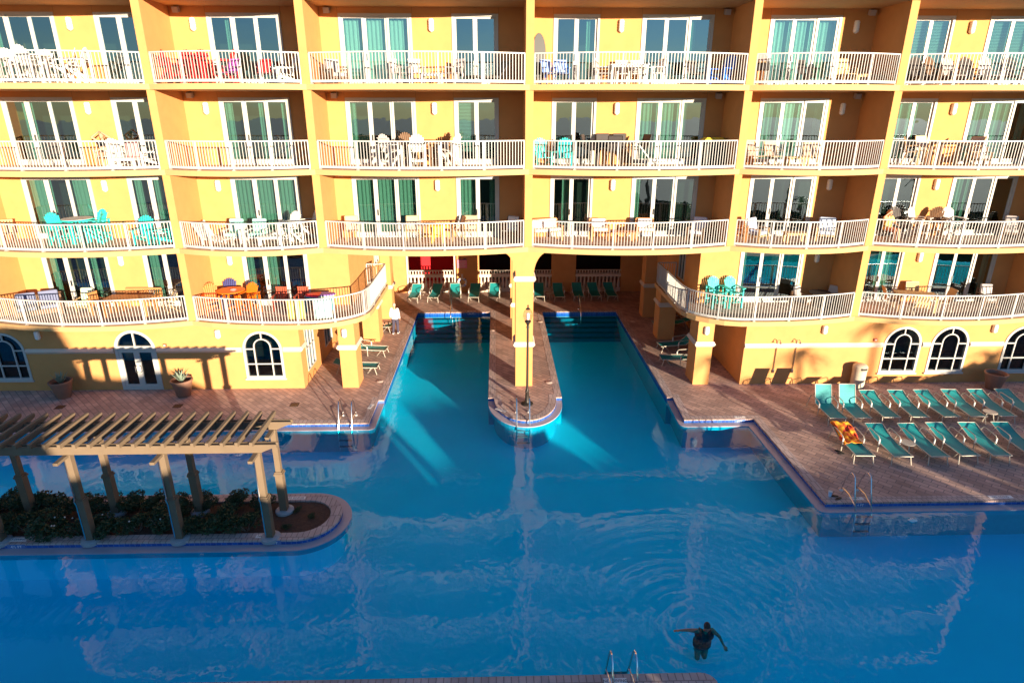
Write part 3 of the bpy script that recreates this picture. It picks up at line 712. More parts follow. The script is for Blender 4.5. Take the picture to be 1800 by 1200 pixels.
tag(fl_.build('flowers', WPOLY), 'scattered white blossoms on the island shrubs', 'flowers', kind='stuff')

def pot(with_plant):
    o = empty('planter_pot')
    MB().lathe([(.0, .0), (.24, .0), (.27, .03), (.41, .66), (.44, .67), (.45, .74), (.43, .76), (.38, .75), (.36, .62), (.0, .60)], n=28).build('pot', TERRA, o, True)
    MB().lathe([(.0, .625), (.36, .62), (.37, .60)], n=24).build('soil', MULCH, o)
    if with_plant:
        m = MB(); rnd = random.Random(3)
        for i in range(16):
            a = i * 2.4; t = .25 + .75 * (i / 16); L = .62 * (1.05 - .35 * t * .6); out = .75 * (1 - t * .75)
            p0 = Vector((0, 0, .6)); d = Vector((math.cos(a) * out, math.sin(a) * out, 1 - out * .55)).normalized(); sd = Vector((-math.sin(a), math.cos(a), 0)); up = d.cross(sd)
            q = [p0 + sd * .025, p0 + d * L * .45 + sd * .05, p0 + d * L, p0 + d * L * .45 - sd * .05, p0 - sd * .025]
            m.add([*q, p0 + d * L * .45 + up * -.025], [(0, 1, 5), (1, 2, 5), (2, 3, 5), (3, 4, 5), (4, 0, 5)])
        m.build('agave', AGAVE, o)
    return o
place('pot_a', lambda: pot(True), (-18.3, 24.6, 0), 0, 'brown tapered planter with a dark agave, left of the arched door', 'planter pot')
place('pot_a', lambda: pot(True), (-13.3, 24.62, 0), 50, 'brown tapered planter with a pale agave, right of the arched door', 'planter pot')
place('pot_e', lambda: pot(False), (21.55, 24.55, 0), 0, 'big brown tapered planter without a plant, by the far right arched windows', 'planter pot')

# ------------------------------------------------------------------ deck furniture
def lounger(back=18, mat=TEAL, frame=ALU):
    o = empty('sun_lounger'); fw = .31; a = R(back); hy, hz = .28, .36
    ex, ez = hy + .76 * math.cos(a), hz + .76 * math.sin(a)
    m = MB(); nseg = 8
    for w0, pa, pb in ((0, (-.98, .34), (hy, hz)),):
        pts = [(pa[0] + (pb[0] - pa[0]) * i / nseg, pa[1] + (pb[1] - pa[1]) * i / nseg - .035 * math.sin(math.pi * i / nseg)) for i in range(nseg + 1)]
        for (y0, z0), (y1, z1) in zip(pts, pts[1:]): m.add([(-fw, y0, z0), (fw, y0, z0), (fw, y1, z1), (-fw, y1, z1), (-fw, y0, z0 - .012), (fw, y0, z0 - .012), (fw, y1, z1 - .012), (-fw, y1, z1 - .012)], [(0, 1, 2, 3), (7, 6, 5, 4), (0, 3, 7, 4), (1, 5, 6, 2)])
    m.build('seat_sling', mat, o, True)
    m = MB(); pts = [(hy + (ex - hy) * i / nseg, hz + (ez - hz) * i / nseg - .025 * math.sin(math.pi * i / nseg)) for i in range(nseg + 1)]
    for (y0, z0), (y1, z1) in zip(pts, pts[1:]): m.add([(-fw, y0, z0), (fw, y0, z0), (fw, y1, z1), (-fw, y1, z1), (-fw, y0, z0 - .012), (fw, y0, z0 - .012), (fw, y1, z1 - .012), (-fw, y1, z1 - .012)], [(0, 1, 2, 3), (7, 6, 5, 4), (0, 3, 7, 4), (1, 5, 6, 2), (4, 5, 1, 0), (3, 2, 6, 7)])
    m.build('back_sling', mat, o, True)
    m = MB()
    for s in (-1, 1):
        x = s * (fw + .015); m.tube([(x, -1.0, .34), (x, hy, hz)], .018, 6); m.tube([(x, hy, hz), (x, ex, ez)], .016, 6)
    m.tube([(-fw - .015, -1.0, .34), (fw + .015, -1.0, .34)], .018, 6); m.tube([(-fw, ex, ez), (fw, ex, ez)], .015, 6); m.tube([(-fw, hy, hz - .02), (fw, hy, hz - .02)], .015, 6)
    m.build('frame', frame, o, True)
    for s in (-1, 1):
        x = s * (fw + .055)
        m = MB().tube([(x, -.12, .03), (x, -.12, .36), (x, -.11, .52), (x, -.04, .58), (x, .5, .62), (x, .6, .60), (x, .66, .52), (x, .86, .01)], .017, 6); m.tube([(x, -.12, .30), (x - s * .045, -.12, .34)], .014, 5)
        m.build('arm', frame, o, True)
        MB().cbox((x, -.12, .43), (.05, .05, .2)).build('arm_sleeve', WPOLY, o, bevel=.01)
        m = MB().tube([(s * fw, -.88, .34), (s * (fw + .03), -.98, .0)], .016, 6); m.build('leg', frame, o, True)
        MB().tube([(s * fw, -.80, .34), (s * .18, -.52, .01)], .014, 6).build('brace', frame, o, True)
    return o
def L(key, back, loc, rz, label, group): return place('lounger%s' % key, lambda: lounger(back), loc, rz, label, 'sun lounger', group)
G = 'teal sun loungers on the right-hand deck'
for i, (x, w) in enumerate(((13.05, 'first'), (14.02, 'second'))):
    L('up', 68, (x, 22.28, 0), -2, 'teal sun lounger with upright back, %s in the row nearest the wall' % w, G)
for i, (x, w) in enumerate(((15.15, 'third'), (16.3, 'fourth'), (17.45, 'fifth'), (18.55, 'sixth'), (19.68, 'seventh'), (20.85, 'eighth'))):
    L('flat', 16, (x, 22.3, 0), random.uniform(-5, 1), 'teal sun lounger lying nearly flat, %s in the row nearest the wall' % w, G)
for i, (x, w) in enumerate(((12.55, 'under the orange towel in the row nearest the water'), (13.8, 'right beside the towelled one in the row nearest the water'), (15.02, 'third in the row nearest the water'), (16.1, 'fourth in the row nearest the water'), (17.25, 'fifth in the row nearest the water'), (18.5, 'sixth in the row nearest the water'))):
    L('flat', 16, (x, 19.45 + random.uniform(-.08, .08), 0), random.uniform(-6, 2), 'teal lounger ' + w, G)
G2 = 'teal loungers in the shade of the arcade'
for x, y, w in ((-5.25, 39.0, 'leftmost at the back of the left lane'), (-3.95, 39.1, 'second at the back of the left lane'), (-2.7, 39.1, 'beside the life ring at the back of the left lane'), (-1.45, 39.1, 'fourth at the back of the left lane'), (-.2, 39.15, 'fifth, in front of the planted balustrade'),
                (2.7, 39.2, 'leftmost at the back of the right lane'), (3.95, 39.1, 'by the small table at the back of the right lane'), (5.2, 39.2, 'third at the back of the right lane'), (6.25, 39.2, 'fourth at the back of the right lane'), (7.3, 39.2, 'rightmost at the back of the right lane')):
    L('low', 30, (x, y, 0), random.uniform(-6, 6), 'teal lounger with raised back, ' + w, G2)
L('mid', 42, (-6.45, 29.3, 0), 84, 'teal lounger with raised back behind the front left column', G2)
L('flat', 16, (-6.5, 27.05, 0), 88, 'teal lounger lying flat behind the front left column', G2)
LS = L('mid', 42, (-6.75, 32.85, 0), 84, 'teal lounger carrying a resting person behind the middle left column', G2)
L('mid', 42, (9.1, 29.6, 0), -82, 'teal lounger with raised back, farther of two behind the front right column', G2)
L('flat', 16, (8.75, 27.7, 0), -92, 'teal lounger lying flat, nearer of two behind the front right column', G2)
L('flat', 16, (9.6, 32.9, 0), -90, 'dark shaded lounger between the middle and back right columns', G2)
def side_table(mat=ALU, r=.25, h=.42):
    o = empty('side_table'); MB().lathe([(0, h - .03), (r - .02, h - .03), (r, h - .015), (r - .01, h), (0, h)], n=20).build('table_top', mat, o, True)
    for i in range(3):
        a = i * 2.094 + .4; MB().tube([(.1 * math.cos(a), .1 * math.sin(a), h - .03), (.22 * math.cos(a), .22 * math.sin(a), 0)], .018, 6).build('leg', mat, o, True)
    return o
place('st', side_table, (14.42, 19.25, 0), 0, 'small round beige table between loungers in the row nearest the water', 'side table')
place('st', side_table, (19.1, 21.55, 0), 40, 'small round beige table between loungers in the row nearest the wall', 'side table')
place('st', side_table, (3.35, 38.75, 0), 10, 'small round beige table between loungers in the arcade', 'side table')
# towel draped over the back of a lounger
m = MB(); nx, ny = 12, 26
def towel_pt(u, v):
    s = v * 1.25; a = R(16); x = (u - .5) * .66
    if s < .8: y = 1.0 - s * math.cos(a); z = .40 + .72 * math.sin(a) - s * math.sin(a) + .03
    else: y = 1.0 - .8 * math.cos(a) - (s - .8); z = .40 + .025 - .02
    z += .03 * math.sin(u * 9 + v * 7) * math.sin(v * 11 + u * 3) + .015 * math.sin(u * 21) - (.05 if u < .05 or u > .95 else 0)
    return (x + .05 * math.sin(v * 5), y + .03 * math.sin(u * 6), z + .012)
m.v = [towel_pt(i / nx, j / ny) for j in range(ny + 1) for i in range(nx + 1)]
m.f = [(j * (nx + 1) + i, j * (nx + 1) + i + 1, (j + 1) * (nx + 1) + i + 1, (j + 1) * (nx + 1) + i) for j in range(ny) for i in range(nx)]
o = m.build('beach_towel', TOWEL_M, None, True); o.location = (12.55, 19.45, 0); sm = o.modifiers.new('thick', 'SOLIDIFY'); sm.thickness = .012
tag(o, 'orange and red patterned towel draped over a lounger back', 'towel')
def sandals():
    o = empty('flip_flops')
    for dx, dy, a in ((-.07, 0, .3), (.08, .05, -.2)):
        M = Matrix.Translation((dx, dy, 0)) @ Matrix.Rotation(a, 4, 'Z')
        m = MB().prism([(.045 * math.cos(t) * (1 + .2 * math.sin(t)), .13 * math.sin(t)) for t in [2 * math.pi * i / 14 for i in range(14)]], .0, .025).xf(M); m.build('sole', BLACK, o)
        m = MB().tube([(-.04, -.0, .02), (-.02, .03, .05), (0, .07, .03), (.02, .03, .05), (.04, 0, .02)], .008, 5).xf(M); m.build('strap', BLACK, o)
    return o
place('ff', sandals, (12.12, 19.3, .006), 70, 'black flip flops left beside the towelled lounger', 'sandals')
place('ff', sandals, (10.6, 16.58, .006), 95, 'black flip flops left at the pool corner beside the cup', 'sandals')
o = empty('drink_cup', (10.4, 16.66, .004)); MB().lathe([(0, 0), (.045, 0), (.06, .17), (.055, .17), (.04, .02)], n=14).build('cup', plain('pale_blue_cup', (.45, .62, .82), .4), o, True); MB().lathe([(0, .175), (.062, .17), (.062, .185), (0, .19)], n=14).build('lid', WPOLY, o, True)
tag(o, 'pale blue drinking cup standing on the pool corner', 'cup')
m = MB(); rnd = random.Random(9); m.ell((0, 0, .02), (.13, .08, .04), 10, 6); m.v = [(x + rnd.uniform(-.03, .03), y + rnd.uniform(-.03, .03), z + rnd.uniform(-.01, .02)) for x, y, z in m.v]
o = m.build('paper_scrap', SIGNW); o.location = (12.42, 15.6, -.17); tag(o, 'white crumpled scrap floating on the pool', 'litter')
# bins
def bin_round():
    o = empty('litter_bin'); MB().lathe([(0, 0), (.27, 0), (.29, .02), (.29, .80), (.27, .82)], n=24).build('body', TRASH, o, True)
    m = MB().lathe([(.30, .80), (.31, .82), (.30, .98), (.24, 1.04), (.1, 1.07), (0, 1.07)], n=24); m.build('hood', TRASH, o, True)
    MB().cbox((0, -.285, .91), (.26, .05, .1)).build('opening', BLACK, o, bevel=.01); return o
place('bin', bin_round, (15.75, 24.92, 0), 5, 'speckled tan litter bin with hooded top by the yellow wall', 'litter bin')
def bin_dark():
    o = empty('litter_bin'); MB().lathe([(0, 0), (.26, 0), (.31, .75), (.33, .76), (.33, .82)], n=20).build('body', BLACK, o, True); MB().lathe([(.33, .82), (.3, .9), (.1, .96), (0, .96)], n=20).build('lid', BLACK, o, True)
    m = MB()
    for s in (-1, 1): m.box(s * .33 - .03, s * .33 + .03, -.05, .05, .66, .72)
    m.build('handle', GREYP, o); return o
place('bind', bin_dark, (9.75, 34.3, 0), 0, 'dark rubbish bin standing between the right-hand columns', 'litter bin')
# showers on the right wall
def shower():
    o = empty('wall_shower'); MB().tube([(0, -.04, .55), (0, -.04, 2.0), (0, -.07, 2.08), (0, -.22, 2.14), (0, -.3, 2.1), (0, -.32, 2.04)], .016, 6).build('pipe', STEEL, o, True)
    MB().lathe([(.015, .05), (.055, .0), (.05, -.01), (0, -.01)], (0, -.32, 2.02), 12).build('shower_head', STEEL, o, True)
    MB().cbox((0, -.03, .62), (.09, .05, .16)).build('valve', STEEL, o, bevel=.01); return o
place('shw', shower, (12.1, Y0, .0), 0, 'slim steel wall shower, left of the pair', 'shower', 'steel wall showers')
place('shw', shower, (12.95, Y0, .0), 0, 'slim steel wall shower, right of the pair', 'shower', 'steel wall showers')
# hose tap by the far left window
o = empty('hose_tap', (-18.95, Y0, 0)); MB().tube([(.1, -.03, 0), (.1, -.03, .42), (-.05, -.05, .5), (-.14, -.08, .48)], .03, 6).build('pipe', plain('verdigris', (.22, .28, .32), .6), o, True); MB().ell((-.16, -.1, .47), (.07, .06, .06)).build('valve', plain('verdigris', (0, 0, 0)), o, True)
tag(o, 'grey-green hose tap on the wall left of the planter', 'tap')
# small alarm box beside doors
for x, lb in ((-14.05, 'small red-trimmed alarm box beside the arched door'), (16.38, 'small red alarm box left of the right arched windows')):
    o = empty('alarm_box', (x, Y0, 2.05)); MB().cbox((0, -.03, 0), (.14, .06, .12)).build('case', plain('alarm_red', (.5, .08, .05), .5), o, bevel=.01); MB().cbox((0, -.065, 0), (.08, .012, .06)).build('lens', PALE, o); tag(o, lb, 'alarm box')

# ------------------------------------------------------------------ lamp post on the island tip
o = empty('lamp_post', (1.2, 23.5, 0))
MB().lathe([(0, 0), (.24, 0), (.25, .04), (.20, .07), (.11, .10), (.085, .20), (.075, .55), (.085, .58), (.07, .62), (.05, .7), (.05, .78), (.042, 3.3), (.06, 3.32), (.06, 3.36), (.04, 3.4), (.05, 3.44)], n=18).build('pole', BRONZE, o, True)
MB().lathe([(.05, 3.44), (.07, 3.5), (.12, 3.56), (.13, 3.60), (.10, 3.62), (0, 3.62)], n=18).build('fitter', BRONZE, o, True)
gl = MB().lathe([(.10, 3.62), (.15, 3.68), (.185, 3.80), (.18, 3.92), (.14, 4.02), (.08, 4.07), (.075, 4.08)], n=22).build('globe', GLOBE, o, True)
MB().lathe([(.0, 3.64), (.06, 3.66), (.075, 3.8), (.06, 3.92), (0, 3.95)], n=14).build('bulb', BULB, o, True)
MB().lathe([(.085, 4.07), (.09, 4.1), (.05, 4.13), (.02, 4.18), (.035, 4.21), (.02, 4.25), (0, 4.28)], n=14).build('finial', BRONZE, o, True)
tag(o, 'tall dark lamp post with acorn globe on the tip of the centre walkway', 'lamp post')

# ------------------------------------------------------------------ pool ladders, handrails, lids, markers
def ladder():
    o = empty('pool_ladder')            # origin at the pool edge, water towards -Y
    for s in (-1, 1):
        x = s * .25
        MB().tube([(x, .62, 0), (x, .62, .05), (x, .52, .45), (x, .36, .80), (x, .24, .88), (x, .12, .86), (x, .02, .74), (x, -.2, .05), (x, -.33, -.25), (x, -.36, -.5), (x, -.36, -1.0)], .021, 8).build('rail', STEEL, o, True)
        MB().lathe([(.06, 0), (.06, .02), (.03, .05)], (x, .62, .004), 12).build('flange', WPOLY, o, True)
        MB().tube([(x, .60, .14), (x, .2, .16), (x, -.23, .0)], .018, 6).build('brace', STEEL, o, True)
    for k in range(3): MB().cbox((0, -.36, -.30 - .27 * k), (.5, .09, .035)).build('tread', plain('ladder_tread', (.16, .17, .18), .6), o, bevel=.01)
    return o
GL = 'steel pool ladders'
place('lad', ladder, (-5.88, 21.98, 0), 0, 'steel pool ladder at the left deck edge beside the pergola', 'pool ladder', GL)
place('lad', ladder, (.98, 22.1, 0), 0, 'steel pool ladder on the tip of the centre walkway by the lamp post', 'pool ladder', GL)
place('lad', ladder, (11.18, 16.36, 0), 0, 'steel pool ladder at the front edge of the lounger deck', 'pool ladder', GL)
place('lad', ladder, (2.55, 10.12, 0), 180, 'steel pool ladder at the near bottom pool edge', 'pool ladder', GL)
def handrail():
    o = empty('step_handrail'); MB().tube([(0, .45, 0), (0, .45, .82), (0, .38, .92), (0, .25, .92), (0, -.3, .55), (0, -.7, .1), (0, -.75, -.1), (0, -.75, -.8)], .024, 8).build('rail', STEEL, o, True)
    MB().lathe([(.07, 0), (.06, .03), (.03, .04)], (0, .45, 0), 12).build('flange', STEEL, o, True); return o
place('hr', handrail, (-2.75, 36.15, 0), 0, 'single steel handrail at the steps of the left pool lane', 'handrail')
place('hr', handrail, (4.95, 36.15, 0), 0, 'single steel handrail at the steps of the right pool lane', 'handrail')
def lid():
    o = empty('skimmer_lid'); MB().lathe([(0, .0), (.15, 0), (.15, .008), (.14, .014), (0, .014)], n=22).build('cover', plain('lid_cream', (.70, .55, .48), .6), o, True); MB().lathe([(.155, 0), (.175, 0), (.175, .006), (.155, .008)], n=22).build('rim', plain('lid_rim', (.4, .3, .26), .7), o, True); return o
for x, y, w in ((-5.26, 25.94, 'on the left bank near the front column'), (-.92 + .7, 32.8, 'on the left side of the centre walkway'), (3.2 - .75, 34.2, 'far back on the right side of the centre walkway'), (2.28, 25.65, 'on the right side of the centre walkway near the tip'), (7.76, 34.1, 'far back on the right bank')):
    place('lid', lid, (x, y, .004), 0, 'round pale skimmer lid ' + w, 'skimmer lid', 'skimmer lids in the paving')
def grate():
    o = empty('drain_grate'); m = MB()
    for k in range(7): m.box(-.14 + .04 * k, -.115 + .04 * k, -.14, .14, .0, .012)
    m.build('bars', plain('grate_brown', (.14, .07, .035), .6), o); MB().box(-.17, .17, -.17, .17, -.002, .005).build('frame', plain('grate_dark', (.07, .04, .025), .7), o); return o
for x, w in ((-17.85, 'leftmost'), (-13.11, 'middle'), (-8.36, 'rightmost')):
    place('grate', grate, (x, 23.62, .005), 3, 'square brown drain grate in the left paving, %s of three' % w, 'drain grate', 'drain grates in the left paving')

def text_mb(s, size):
    c = bpy.data.curves.new('t', 'FONT'); c.body = s; c.size = size; c.align_x = 'CENTER'; c.align_y = 'CENTER'; c.extrude = .0015
    o = bpy.data.objects.new('t', c); COL.objects.link(o); dg = bpy.context.evaluated_depsgraph_get(); me = bpy.data.meshes.new_from_object(o.evaluated_get(dg))
    m = MB(); m.v = [tuple(v.co) for v in me.vertices]; m.f = [tuple(p.vertices) for p in me.polygons]
    bpy.data.objects.remove(o); bpy.data.curves.remove(c); bpy.data.meshes.remove(me); return m
def marker(txt, x, y, label, rz=0, w=.46, vertical=False, z=.005):
    o = empty('depth_marker', (x, y, z), R(rz)); M = Matrix.Rotation(R(90), 4, 'X') if vertical else Matrix.Identity(4)
    MB().box(-w / 2, w / 2, -.075, .075, 0, .005).xf(M).build('tile', SIGNW if not vertical else TILE, o)
    n = len(txt); m = text_mb(txt, .115 if n < 7 else .1); m.v = [(a, b, c + .0065) for a, b, c in m.v]; m.xf(M).build('lettering', INKD if not vertical else SIGNW, o)
    tag(o, label, 'pool marker')
marker('NO DIVING', -6.6, 15.08, 'white NO DIVING tile on the island coping below the right front post', w=.62)
marker('NO DIVING', -13.6, 15.08, 'white NO DIVING tile on the island coping at far left', w=.62)
marker('4½ FT', -6.4, PY - PR, 'blue depth tile reading 4½ FT on the island side at right', w=.5, vertical=True, z=-.09)
marker('4½ FT', -13.5, PY - PR, 'blue depth tile reading 4½ FT on the island side at far left', w=.5, vertical=True, z=-.09)
marker('NO DIVING', -6.35, 16.95, 'white NO DIVING tile on the back coping of the island', w=.62)
marker('4 FT', 11.18, 16.52, 'white depth tile reading 4 FT between the ladder rails', w=.42)
marker('4 FT', 11.2, 16.3, 'blue depth tile reading 4 FT below the right ladder', w=.5, vertical=True, z=-.09)
marker('NO DIVING', 15.75, 16.5, 'white NO DIVING tile at the right end of the lounger deck edge', w=.75)
marker('4 FT', 9.55, 22.12, 'white depth tile reading 4 FT on the right deck corner', w=.42)
marker('4 FT', 9.5, 21.95, 'blue depth tile reading 4 FT below the right deck corner', w=.42, vertical=True, z=-.09)
marker('4 FT', -5.2, 23.4, 'white depth tile reading 4 FT on the left bank corner', rz=80, w=.42)
marker('NO DIVING', .12, 22.95, 'white NO DIVING tile at the left curve of the walkway tip', rz=-35, w=.5)
marker('3½ FT', -1.55, 36.25, 'white depth tile reading 3½ FT at the back of the left lane', w=.5)
marker('3½ FT', -1.55, 36.1, 'blue depth tile reading 3½ FT at the back of the left lane', w=.5, vertical=True, z=-.09)
marker('NO DIVING', 2.45, 10.02, 'white NO DIVING tile beside the near bottom ladder', w=.5)
# sign and life ring on the lit pillar
o = empty('pool_rules_sign', (-2.28, YB - .02, 1.95)); MB().box(-.32, .32, -.02, .01, -.30, .25).build('panel', SIGNP, o); MB().prismY([(-.32, .25), (-.2, .33), (.0, .28), (.2, .36), (.32, .27), (.32, .25)], -.018, .008).build('crest', plain('sign_dark', (.1, .07, .12), .6), o)
m = text_mb('POOL RULES', .085); m.v = [(a, b + .16, c + .022) for a, b, c in m.v]; m.xf(Matrix.Rotation(R(90), 4, 'X')).build('lettering', WPOLY, o)
m = MB()
for k in range(5): m.box(-.25, .25 - .05 * (k % 3), -.024, -.02, .06 - .07 * k, .08 - .07 * k)
m.build('text_lines', WPOLY, o); tag(o, 'pink pool rules sign on the sunlit back pillar', 'sign')
o = empty('life_ring', (-2.3, YB - .12, .72)); m = MB(); nn = 28
for i in range(nn):
    a = 2 * math.pi * i / nn
    for k in range(8):
        t = 2 * math.pi * k / 8; rr = .26 + .07 * math.cos(t); m.v.append((rr * math.cos(a), .07 * math.sin(t), rr * math.sin(a)))
for i in range(nn):
    for k in range(8): m.f.append((i * 8 + k, i * 8 + (k + 1) % 8, ((i + 1) % nn) * 8 + (k + 1) % 8, ((i + 1) % nn) * 8 + k))
m.build('ring', WPOLY, o, True)
for q in range(4):
    a = R(45 + 90 * q); MB().cbox((.26 * math.cos(a), 0, .26 * math.sin(a)), (.155, .155, .06), Matrix.Rotation(-a, 3, 'Y')).build('band', BLUE, o, bevel=.02)
MB().cbox((0, .08, .43), (.12, .06, .22)).build('hook', PALE, o, bevel=.01); tag(o, 'white life ring with blue bands hung on the sunlit back pillar', 'life ring')
o = empty('potted_plant', (.0, 41.35, 0)); MB().lathe([(0, 0), (.2, 0), (.28, .5), (.3, .52)], n=16).build('pot', TERRA, o, True); m = leaf_cloud(160, .45, .4, .5, .12, 77, .95); m.build('foliage', LEAF2, o); MB().tube([(0, 0, .45), (0, 0, 1.0)], .02, 5).build('stem', BARK, o); tag(o, 'leafy potted plant behind the arcade balustrade', 'potted plant')

# ------------------------------------------------------------------ balcony furniture kinds
def adirondack(mat, h=.36):
    o = empty('adirondack_chair'); m = MB(); n = 7
    for i in range(n):
        u = (i - (n - 1) / 2) / ((n - 1) / 2); top = (.80 if h < .5 else .68) - .15 * u * u
        a = Vector((u * .19, .20, h - .02)); d = Vector((u * .085, .27, .76)).normalized(); b = a + d * top
        m.bar(a, b, .062, .02, (0, 1, 0))
        m.cbox(b + Vector((0, .003, 0)), (.05, .02, .03))
    m.bar((-.24, .30, h + .14), (.24, .30, h + .14), .06, .025); m.bar((-.27, .42, h + .48), (.27, .42, h + .48), .05, .02)
    m.build('backrest', mat, o)
    m = MB()
    for i in range(6): m.cbox((0, -.33 + .105 * i, h + .02 - .012 * i), (.54, .092, .022), Matrix.Rotation(R(-6), 3, 'X'))
    m.build('seat', mat, o)
    for s in (-1, 1):
        m = MB().prism([(s * .26, .42), (s * .26, -.3), (s * .29, -.40), (s * .37, -.42), (s * .41, -.34), (s * .39, -.1), (s * .33, .42)][::1 if s > 0 else -1], h + .22, h + .245); m.build('arm', mat, o)
        MB().box(s * .29 - .04, s * .29 + .04, -.36, -.30, 0, h + .22).build('leg', mat, o)
        MB().bar((s * .27, -.28, h - .04), (s * .27, .62 if h < .5 else .34, 0.03), .03, .09).build('leg', mat, o)
        if h > .5: MB().box(s * .29 - .035, s * .29 + .035, .33, .39, 0, h + .22).build('rear_leg', mat, o)
    if h > .5:
        MB().box(-.26, .26, -.50, -.36, .30, .325).build('footrest', mat, o); MB().box(-.26, .26, .34, .37, .25, .32).build('stretcher', mat, o)
    return o
def round_table(mat, r=.45, h=.74):
    o = empty('round_table'); MB().lathe([(0, h - .04), (r - .01, h - .04), (r, h - .02), (r - .01, h), (0, h)], n=32).build('table_top', mat, o, True)
    for i in range(4):
        a = R(45 + 90 * i); MB().bar((.24 * math.cos(a) * r / .45, .24 * math.sin(a) * r / .45, h - .04), (.32 * math.cos(a), .32 * math.sin(a), 0), .06, .06).build('leg', mat, o)
    m = MB()
    for i in range(2): a = R(45 + 90 * i); m.bar((-.27 * math.cos(a), -.27 * math.sin(a), .25 + .045 * i), (.27 * math.cos(a), .27 * math.sin(a), .25 + .045 * i), .04, .04)
    m.build('stretcher', mat, o); return o
def sling_chair(mat, frame, h=.42):
    o = empty('sling_chair'); m = MB()
    for s in (-1, 1):
        x = s * .27
        m.tube([(x, -.27, 0), (x, -.25, h), (x, -.24, h + .2), (x, -.14, h + .24), (x, .2, h + .2)], .016, 6); m.tube([(x, .32, 0), (x, .16, h - .05), (x, .22, h + .1), (x, .36, h + .55)], .016, 6); m.tube([(x, -.25, h), (x, .18, h - .03)], .014, 6)
    m.tube([(-.27, .36, h + .55), (.27, .36, h + .55)], .015, 6); m.tube([(-.27, -.25, h), (.27, -.25, h)], .014, 6); m.build('frame', frame, o, True)
    m = MB(); m.bar((0, -.25, h + .01), (0, .19, h - .02), .50, .018); m.build('seat', mat, o)
    m = MB(); m.bar((0, .2, h), (0, .365, h + .57), .50, .018, (0, 1, 0)); m.build('backrest', mat, o); return o
def slat_chair(mat, h=.44):
    o = empty('slat_chair'); m = MB()
    for i in range(5): m.box(-.24 + .1 * i, -.16 + .1 * i, -.24, .24, h - .02, h)
    m.build('seat', mat, o); m = MB()
    for i in range(5): m.bar((-.2 + .1 * i, .24, h), (-.2 + .1 * i, .32, h + .48), .07, .018, (0, 1, 0))
    m.bar((-.25, .32, h + .49), (.25, .32, h + .49), .04, .05); m.build('backrest', mat, o)
    for sx in (-1, 1):
        MB().box(sx * .24 - .025, sx * .24 + .025, -.25, -.2, 0, h + .2).build('leg', mat, o); MB().box(sx * .24 - .025, sx * .24 + .025, .2, .25, 0, h).build('leg', mat, o); MB().box(sx * .24 - .035, sx * .24 + .035, -.27, .26, h + .2, h + .225).build('arm', mat, o)
    return o
def rect_table(mat, w=1.5, d=.9, h=.73, slats=False):
    o = empty('dining_table'); m = MB(); n = 8
    for i in range(n): m.box(-w / 2, w / 2, -d / 2 + d * i / n, -d / 2 + d * (i + 1) / n - .008, h - .03, h)
    m.build('table_top', mat, o); MB().box(-w / 2 + .06, w / 2 - .06, -d / 2 + .06, d / 2 - .06, h - .1, h - .031).build('apron', mat, o)
    for sx in (-1, 1):
        for sy in (-1, 1): MB().cbox((sx * (w / 2 - .09), sy * (d / 2 - .09), (h - .03) / 2), (.07, .07, h - .03)).build('leg', mat, o)
    return o
def bench(mat, w=1.3, cush=None):
    o = empty('garden_bench'); m = MB()
    for i in range(5): m.box(-w / 2, w / 2, -.25 + .1 * i, -.16 + .1 * i, .40, .425)
    m.build('seat', mat, o); m = MB(); n = int(w / .1)
    m.bar((-w / 2, .33, .86), (w / 2, .33, .86), .05, .07); m.bar((-w / 2, .27, .48), (w / 2, .27, .48), .04, .05)
    for i in range(n): x = -w / 2 + w * (i + .5) / n; m.bar((x, .27, .48), (x, .33, .86), .04, .018, (0, 1, 0))
    m.build('backrest', mat, o)
    for s in (-1, 1):
        MB().box(s * w / 2 - .035, s * w / 2 + .035, -.27, -.2, 0, .62).build('leg', mat, o); MB().bar((s * w / 2, .26, 0), (s * w / 2, .33, .86), .06, .06, (0, 1, 0)).build('leg', mat, o); MB().box(s * w / 2 - .04, s * w / 2 + .04, -.3, .28, .62, .65).build('arm', mat, o)
    if cush:
        MB().box(-w / 2 + .05, w / 2 - .05, -.26, .2, .43, .55).build('seat_cushion', cush, o, bevel=.04)
        MB().cbox((0, .22, .70), (w - .12, .1, .36), Matrix.Rotation(R(-10), 3, 'X')).build('back_cushion', cush, o, bevel=.04)
    return o
def cushion_chair(mat, cush, w=.72):
    o = empty('lounge_chair'); m = MB(); m.box(-w / 2, w / 2, -.36, .36, .22, .28); m.box(-w / 2, w / 2, .32, .38, .28, .72)
    for s in (-1, 1): m.box(s * (w / 2 - .035) - .035, s * (w / 2 - .035) + .035, -.36, .36, .52, .56)
    m.build('frame', mat, o)
    for sx in (-1, 1):
        for sy in (-1, 1): MB().box(sx * (w / 2 - .035) - .03, sx * (w / 2 - .035) + .03, sy * .33 - .03, sy * .33 + .03, 0, .52).build('leg', mat, o)
    MB().box(-w / 2 + .07, w / 2 - .07, -.36, .22, .285, .44).build('seat_cushion', cush, o, bevel=.05)
    MB().cbox((0, .25, .68), (w - .14, .15, .52), Matrix.Rotation(R(-14), 3, 'X')).build('back_cushion', cush, o, bevel=.05); return o
